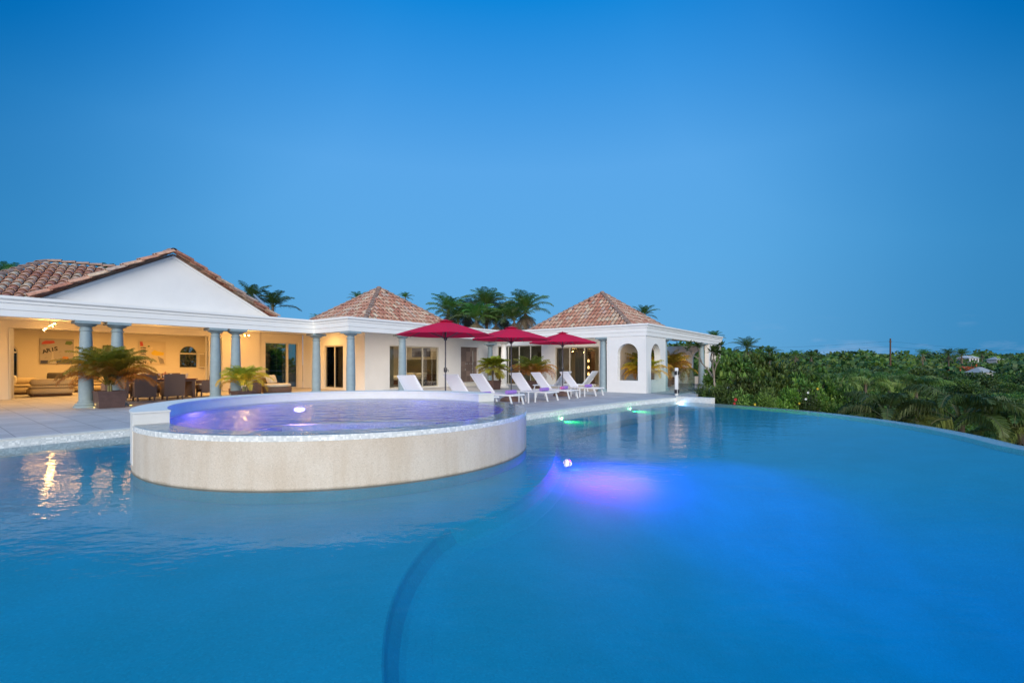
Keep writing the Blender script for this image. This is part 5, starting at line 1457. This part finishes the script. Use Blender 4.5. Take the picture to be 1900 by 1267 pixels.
def tree(x, y, gz, rad, hsc, mesh, lab, cat='tree', group=None, rot=None, name='tree', lift=.25):
    rot = random.uniform(0, 6.28) if rot is None else rot
    o = tag(empty(name, (x, y, gz), rot), lab, cat, group)
    link_mesh('crown', mesh, o, (0, 0, rad * lift), 0, (rad, rad, rad * hsc))
    link_mesh('trunk', TRM, o, (0, 0, 0), 0, (rad, rad, rad * hsc))
    return o
# near bushes along the terrace corner and the infinity edge: (px, top py, Y, radius, mesh, label)
nb = [
 (1352, 652, 23.5, 1.35, 0, 'tall leafy bush touching the end column of the far pavilion'),
 (1400, 645, 25, 1.5, 1, 'tall light green bush behind the end of the far pavilion'),
 (1452, 664, 26, 1.7, 0, 'broad bush right of the tall light green one'),
 (1380, 690, 21.5, 1.0, 1, 'mid height bush in front of the end column'),
 (1430, 686, 22.5, 1.2, 2, 'mid height dense bush left of the pale frangipani'),
 (1490, 680, 25, 1.6, 1, 'light green bush with pale leaf tips, half way along the near hedge'),
 (1530, 694, 25, 1.6, 0, 'rounded bush above the near part of the infinity edge'),
 (1316, 706, 20.6, .75, 2, 'low dark shrub right next to the glass fence'),
 (1352, 708, 19.8, .85, 0, 'low dark shrub beside the end wall of the pool'),
 (1398, 712, 19.6, .9, 2, 'low dense shrub with red flowers near the pool corner'),
 (1446, 712, 19.8, 1.0, 1, 'low bright shrub with yellow flowers by the infinity edge'),
 (1492, 716, 19.5, 1.0, 0, 'shrub behind the small white flowers'),
 (1540, 718, 20, 1.1, 1, 'bright green shrub right of the white flowers'),
 (1586, 728, 19, 1.1, 0, 'green shrub where the near hedge slopes down to the palms'),
 (1628, 744, 18.5, 1.0, 2, 'last low shrub of the near hedge above the pool rim'),
 (1690, 772, 18, .9, 0, 'low dark shrub between the two arching palms'),
 (1846, 812, 15.5, .9, 2, 'dark shrub below the pool rim at the right edge'),
 (1900, 822, 15, .9, 0, 'dark shrub at the very right edge below the pool rim'),
]
for i_, (px, py, Y, r_, k, lab) in enumerate(nb):
    top = CAMH + (HZ - py) / F * Y; h = r_ * 1.35
    x = (px - 950) / F * Y; g = min(ground_z(x, Y), top - h * 1.0)
    hs = max(.9, min(1.6, (top - g) / (r_ * 1.6)))
    base = top - r_ * hs * 1.28
    tree(x, Y, base - r_ * .1, r_, hs, ROS[i_ % 2] if i_ in (0, 1, 3, 4, 5) else NEAR[k], lab, 'bush', 'bushes along the pool edge', name='bush', lift=.1)
# frangipani with visible branches by the end pillar
fx = at(1328, 21.5); fo = tag(empty('frangipani', (fx.x, fx.y, -.2), 0), 'small tree with bare pale branches and leaf rosettes in front of the end pillar', 'tree')
b = MB(); rn = random.Random(4); tips = []
def branch(p, d, l_, r_, dep):
    q = p + d * l_; b.tube([p, (p + q) / 2 + Vector((rn.uniform(-.05, .05), rn.uniform(-.05, .05), .02)), q], [r_, r_ * .85, r_ * .7], 7)
    if dep == 0: tips.append(q); return
    for k in range(rn.choice((2, 3))):
        branch(q, (d + Vector((rn.uniform(-.8, .8), rn.uniform(-.8, .8), rn.uniform(-.1, .6)))).normalized(), l_ * rn.uniform(.6, .85), r_ * .68, dep - 1)
branch(Vector((0, 0, 0)), Vector((-.08, 0, 1)).normalized(), 1.0, .06, 3)
b.build('trunk', mat('pale_bark', (.30, .25, .2), .9, .4, 20), fo, smooth=60)
b = MB()
for q in tips:
    for k in range(22):
        a = k * 2.4; e = rn.uniform(-.5, .9); d = Vector((math.cos(a) * math.cos(e), math.sin(a) * math.cos(e), math.sin(e))); l_ = rn.uniform(.2, .34); sd_ = d.cross(Vector((0, 0, 1))).normalized() * l_ * .17
        b.col = vary((.10, .18, .035), rn, .3); b.add([q, q + d * l_ * .6 + sd_, q + d * l_, q + d * l_ * .6 - sd_], [(0, 1, 2, 3)])
b.build('leaves', M['leaf'], fo, recalc=False)
# flowers
def flower(px, py, Y, col, r_, lab, m):
    r_ *= .55
    X = (px - 950) / F * Y; z = CAMH + (HZ - py) / F * Y; o = tag(empty('flower', (X, Y, z)), lab, 'flower', 'flowers among the bushes')
    f_ = MB()
    for k in range(5):
        a = k * 1.257; f_.add([(0, 0, 0), (r_ * math.cos(a - .5), -.03, r_ * math.sin(a - .5)), (r_ * 1.3 * math.cos(a), -.05, r_ * 1.3 * math.sin(a)), (r_ * math.cos(a + .5), -.03, r_ * math.sin(a + .5))], [(0, 1, 2, 3)])
    f_.build('petals', m, o, recalc=False)
    g = MB(); g.tube([(0, 0, 0), (.02, .03, -.35)], .008, 5); g.build('stem', mat('flower_stem', (.05, .1, .02), .8), o)
fw, fr_, fy = mat('petal_white', (.8, .8, .78), .6), mat('petal_red', (.5, .03, .04), .6), mat('petal_yellow', (.75, .55, .05), .6)
for a in ((1498, 728, 17.8, 0, .07, 'upper white flower sticking up by the infinity edge', fw), (1494, 740, 17.8, 0, .07, 'lower white flower sticking up by the infinity edge', fw),
          (1364, 741, 18.6, 0, .10, 'red flower in the low shrub near the pool corner', fr_), (1362, 748, 18.6, 0, .08, 'dark red flower touching the water line near the pool corner', fr_), (1400, 750, 18.4, 0, .07, 'yellow flower just above the infinity edge', fy), (1482, 748, 17.9, 0, .06, 'small yellow flower left of the white flowers', fy), (1516, 721, 18.4, 0, .07, 'small yellow flower above and right of the white flowers', fy)):
    flower(*a)
# arching palms below the rim at right
PC = [(.08, .16, .03), (.12, .20, .035), (.19, .25, .05)]
AP = [mesh_of(palm_mesh('c', 110 + k, (13, 16, 19)[k], 2.6, (2.3, 1.7, 2.0)[k], 52, .62, .04, PC, ((.45, .2, .1)[k], 1.45), vee=.15, curl=.8, stem=.045, stemcol=(.20, .22, .08), start=.3), 'crown', M['leaf']) for k in range(3)]
GA = 'arching palms below the infinity edge'
tall_palm(1784, 792, 16.5, 1.05, AP[0], 'palm with big arching fronds forming a loop, right of centre of the slope', GA, 1.0)
tall_palm(1648, 784, 17.5, .88, AP[1], 'arching palm just beyond the pool rim, left of the looping one', GA, 2.2)
tall_palm(1892, 806, 16, .9, AP[2], 'arching palm cut by the right edge of the picture', GA, .3)
for i, (px, py, Y, sc, lab) in enumerate(((1606, 716, 30, .8, 'dark palm on the slope above the near hedge'), (1700, 728, 29, .85, 'dark palm behind the two arching palms'), (1650, 712, 36, .8, 'small palm in the scrub, centre of the slope'), (1560, 716, 28, .7, 'palm fronds with yellow tips above the near hedge'))):
    tall_palm(px, py, Y, sc, AP[i % 3], lab, 'palms in the scrub on the slope', i * 1.3)
# skyline palms
for i, (px, py, Y, sc, lab) in enumerate(((1476, 661, 95, .9, 'first small palm on the skyline right of the bushes'), (1505, 663, 100, .9, 'second small palm on the skyline'), (1760, 660, 130, 1.4, 'left palm of the skyline pair left of the white houses'), (1784, 660, 125, 1.4, 'dense palm of the skyline pair left of the white houses'), (1712, 659, 120, 1.1, 'palm on the skyline right of the utility pole'), (1822, 658, 160, 1.0, 'palm beside the first white house'))):
    tall_palm(px, py, Y, sc, TN[i % 2], lab, 'palms on the skyline', i)

# scrub woodland: individual trees, near to far -----------------------------
rn = random.Random(99); placed = []; Yk = 23.0; cand = []
row = 0
while Yk < 330:
    sp = 2.7 + (Yk - 23) * .012
    x = Yk * (.30 if Yk > 40 else .62); 
    while x < Yk * 1.16 + 3:
        cand.append((x + rn.uniform(-.45, .45) * sp, Yk + rn.uniform(-.5, .5) * sp, sp)); x += sp * 1.12
    Yk += sp * 1.0
cand.sort(key=lambda c: c[1])
NIND = 285; cnt = 0; rest = MB(); rl = random.Random(5)
LB = ['rounded green scrub tree in the woodland beyond the pool', 'olive green scrub tree in the woodland beyond the pool', 'dark green scrub tree in the woodland beyond the pool', 'light green scrub tree in the woodland beyond the pool']
for x, y, sp in cand:
    p = Vector((x, y)) - A0; s_, t_ = p.dot(U), p.dot(N)
    if t_ < 14.5 and s_ < 37: continue
    if math.hypot(x - CX, y - CY) < CR + 5.5: continue
    g = ground_z(x, y)
    rad = sp * rn.uniform(.48, .74) * (1.35 if rn.random() < .12 else 1); hs = rn.uniform(.7, 1.2) * (1.12 if x / y < .8 else .9)
    # keep the view line over the pool rim clear: canopies stay near the photographed height
    px = 950 + F * x / y
    if y < 60: rad *= .82; hs *= .8
    if cnt < NIND:
        k = rn.choice((0, 1, 2, 0, 3)); cnt += 1
        tree(x, y, g, rad, hs * (1.0), MID[k] if y < 130 else FARM[k % 3], LB[(0, 1, 2, 3)[k]], 'tree', 'scrub trees of the woodland: ' + LB[k].split(' scrub')[0])
    else:
        if y > 300 : continue
        me = FARM[rn.choice((0, 1, 2))]; rot = rn.uniform(0, 6.28); c_, s2 = math.cos(rot), math.sin(rot)
        if True:
            cols_ = rn.choice(G1 + G2)
            for q in range(110):
                th = rn.uniform(0, 6.283); u_ = rn.uniform(-.2, 1); sr = math.sqrt(1 - u_ * u_); rr = rad * rn.uniform(.75, 1.1)
                d = Vector((sr * math.cos(th), sr * math.sin(th), u_)); pp = Vector((x, y, g + rad * .7 * hs)) + Vector((d.x * rr, d.y * rr, d.z * rr * hs * .8))
                ax = Vector((rn.uniform(-1, 1), rn.uniform(-1, 1), rn.uniform(-.3, 1))).normalized(); sd_ = ax.cross(d).normalized() * rad * .17; l_ = rad * .34
                rest.col = vary(cols_, rn, .35); rest.add([pp, pp + ax * l_ * .5 + sd_, pp + ax * l_, pp + ax * l_ * .5 - sd_], [(0, 1, 2, 3)])
tag(rest.build('distant_woodland', M['leaf'], None, recalc=False), kind='stuff')
fl = at(1788, 92); o = tree(fl.x, fl.y, ground_z(fl.x, fl.y) + .6, 3.4, 1.0, FIR, 'tree covered in orange red blossom in the distant scrub', 'tree', None, name='flame_tree')
# greenery behind the house seen through its windows
for i, (s, t, r_, lab) in enumerate(((6.5, -17, 2.6, 'dark tree seen through the right arched window'), (-1, -17, 2.6, 'dark tree behind the left arched window'), (9.8, -14, 2.6, 'dark tree seen through the big gallery window'), (12.5, -16, 2.8, 'dark tree behind the gallery window, right part'), (21, -6, 2.4, 'dark tree behind the courtyard arch'), (26, -8, 2.4, 'dark tree behind the far pavilion'))):
    p = W(s, t); tree(p.x, p.y, -.1, r_, 1.1, MID[i % 4], lab, 'tree', 'trees behind the villa')
# terrace and railing behind the gallery window
rl_ = tag(empty('railing', W(9.2, -8.6), world=True), 'steel railing outside the dark gallery window', 'railing')
b = MB()
for z in (.95, .62, .35): b.tube([W(7.9, -8.6, z), W(10.2, -8.6, z)], .018, 8)
b.build('rail', M['steel'], rl_)
for s in (8.0, 9.1, 10.15): b = MB(); b.tube([W(s, -8.6, .0), W(s, -8.6, .97)], .022, 8); b.build('post', M['steel'], rl_)

# utility pole and wires, distant houses ------------------------------------
pu = at(1652, 120); g = ground_z(pu.x, pu.y); ztop = CAMH + (HZ - 628) / F * 120
o = tag(empty('utility_pole', (pu.x, pu.y, g)), 'brown wooden utility pole on the skyline with thin wires', 'utility pole')
b = MB(); b.tube([(0, 0, 0), (0, 0, ztop - g)], [.22, .16], 8); b.build('pole', M['pole_wood'], o)
b = MB(); b.box(-.35, .35, -.05, .05, ztop - g - .9, ztop - g - .75); b.build('crossarm', M['pole_wood'], o)
for sg, zz_, y_ in ((-1, -.7, .0), (1, -.7, 0), (-1, -2.0, .1), (1, -2.0, .1)):
    b = MB(); pts = []
    for k in range(13):
        f_ = k / 12; pts.append((sg * f_ * 75, y_ + f_ * (8 if sg > 0 else 18), ztop - g + zz_ - 4 * 1.5 * f_ * (1 - f_) - (1.6 if sg > 0 else .2) * f_))
    b.tube(pts, .014, 4); b.build('wire', M['black'], o)
def far_house(px, py, Y, w_, lab, rw):
    X = (px - 950) / F * Y; z = CAMH + (HZ - py) / F * Y; g = ground_z(X, Y); o = tag(empty('house', (X, Y, g), .3), lab, 'house', 'distant houses in the woodland')
    h = z - g
    b = MB(); dp_ = w_ * .35; b.box(-w_ / 2, w_ / 2, -dp_, dp_, 0, h - .9); b.build('wall', M['far_white'], o)
    b = MB(); b.add([(-w_ / 2 - .25, -dp_ - .25, h - .9), (w_ / 2 + .25, -dp_ - .25, h - .9), (w_ / 2 + .25, dp_ + .25, h - .9), (-w_ / 2 - .25, dp_ + .25, h - .9), (-w_ * .2, 0, h), (w_ * .2, 0, h)], [(0, 1, 5, 4), (1, 2, 5), (2, 3, 4, 5), (3, 0, 4), (3, 2, 1, 0)]); b.build('roof', rw, o)
    for x in (-w_ * .3, 0, w_ * .3):
        b = MB(); b.box(x - w_ * .06, x + w_ * .06, -dp_ - .04, -dp_ - .003, h - 2.0, h - 1.15); b.build('window', M['black'], o)
far_house(1796, 659, 150, 4.6, 'white house on the skyline left of the pale roofed one', M['far_white'])
far_house(1847, 662, 150, 3.6, 'distant house with a pale blue grey hipped roof', M['far_roof'])
far_house(1818, 681, 80, 3.0, 'low grey roof half sunk in the scrub below the white houses', M['far_roof'])

# ------------------------------------------------------------------ render settings
SC.render.engine = 'CYCLES'
cy = SC.cycles
cy.use_denoising = True
cy.max_bounces = 8; cy.diffuse_bounces = 3; cy.glossy_bounces = 4; cy.transmission_bounces = 4; cy.transparent_max_bounces = 16; cy.volume_bounces = 0
cy.sample_clamp_indirect = 4; cy.caustics_reflective = False; cy.caustics_refractive = False
SC.view_settings.view_transform = 'Standard'; SC.view_settings.look = 'None'; SC.view_settings.exposure = 0.0; SC.view_settings.gamma = 1.0
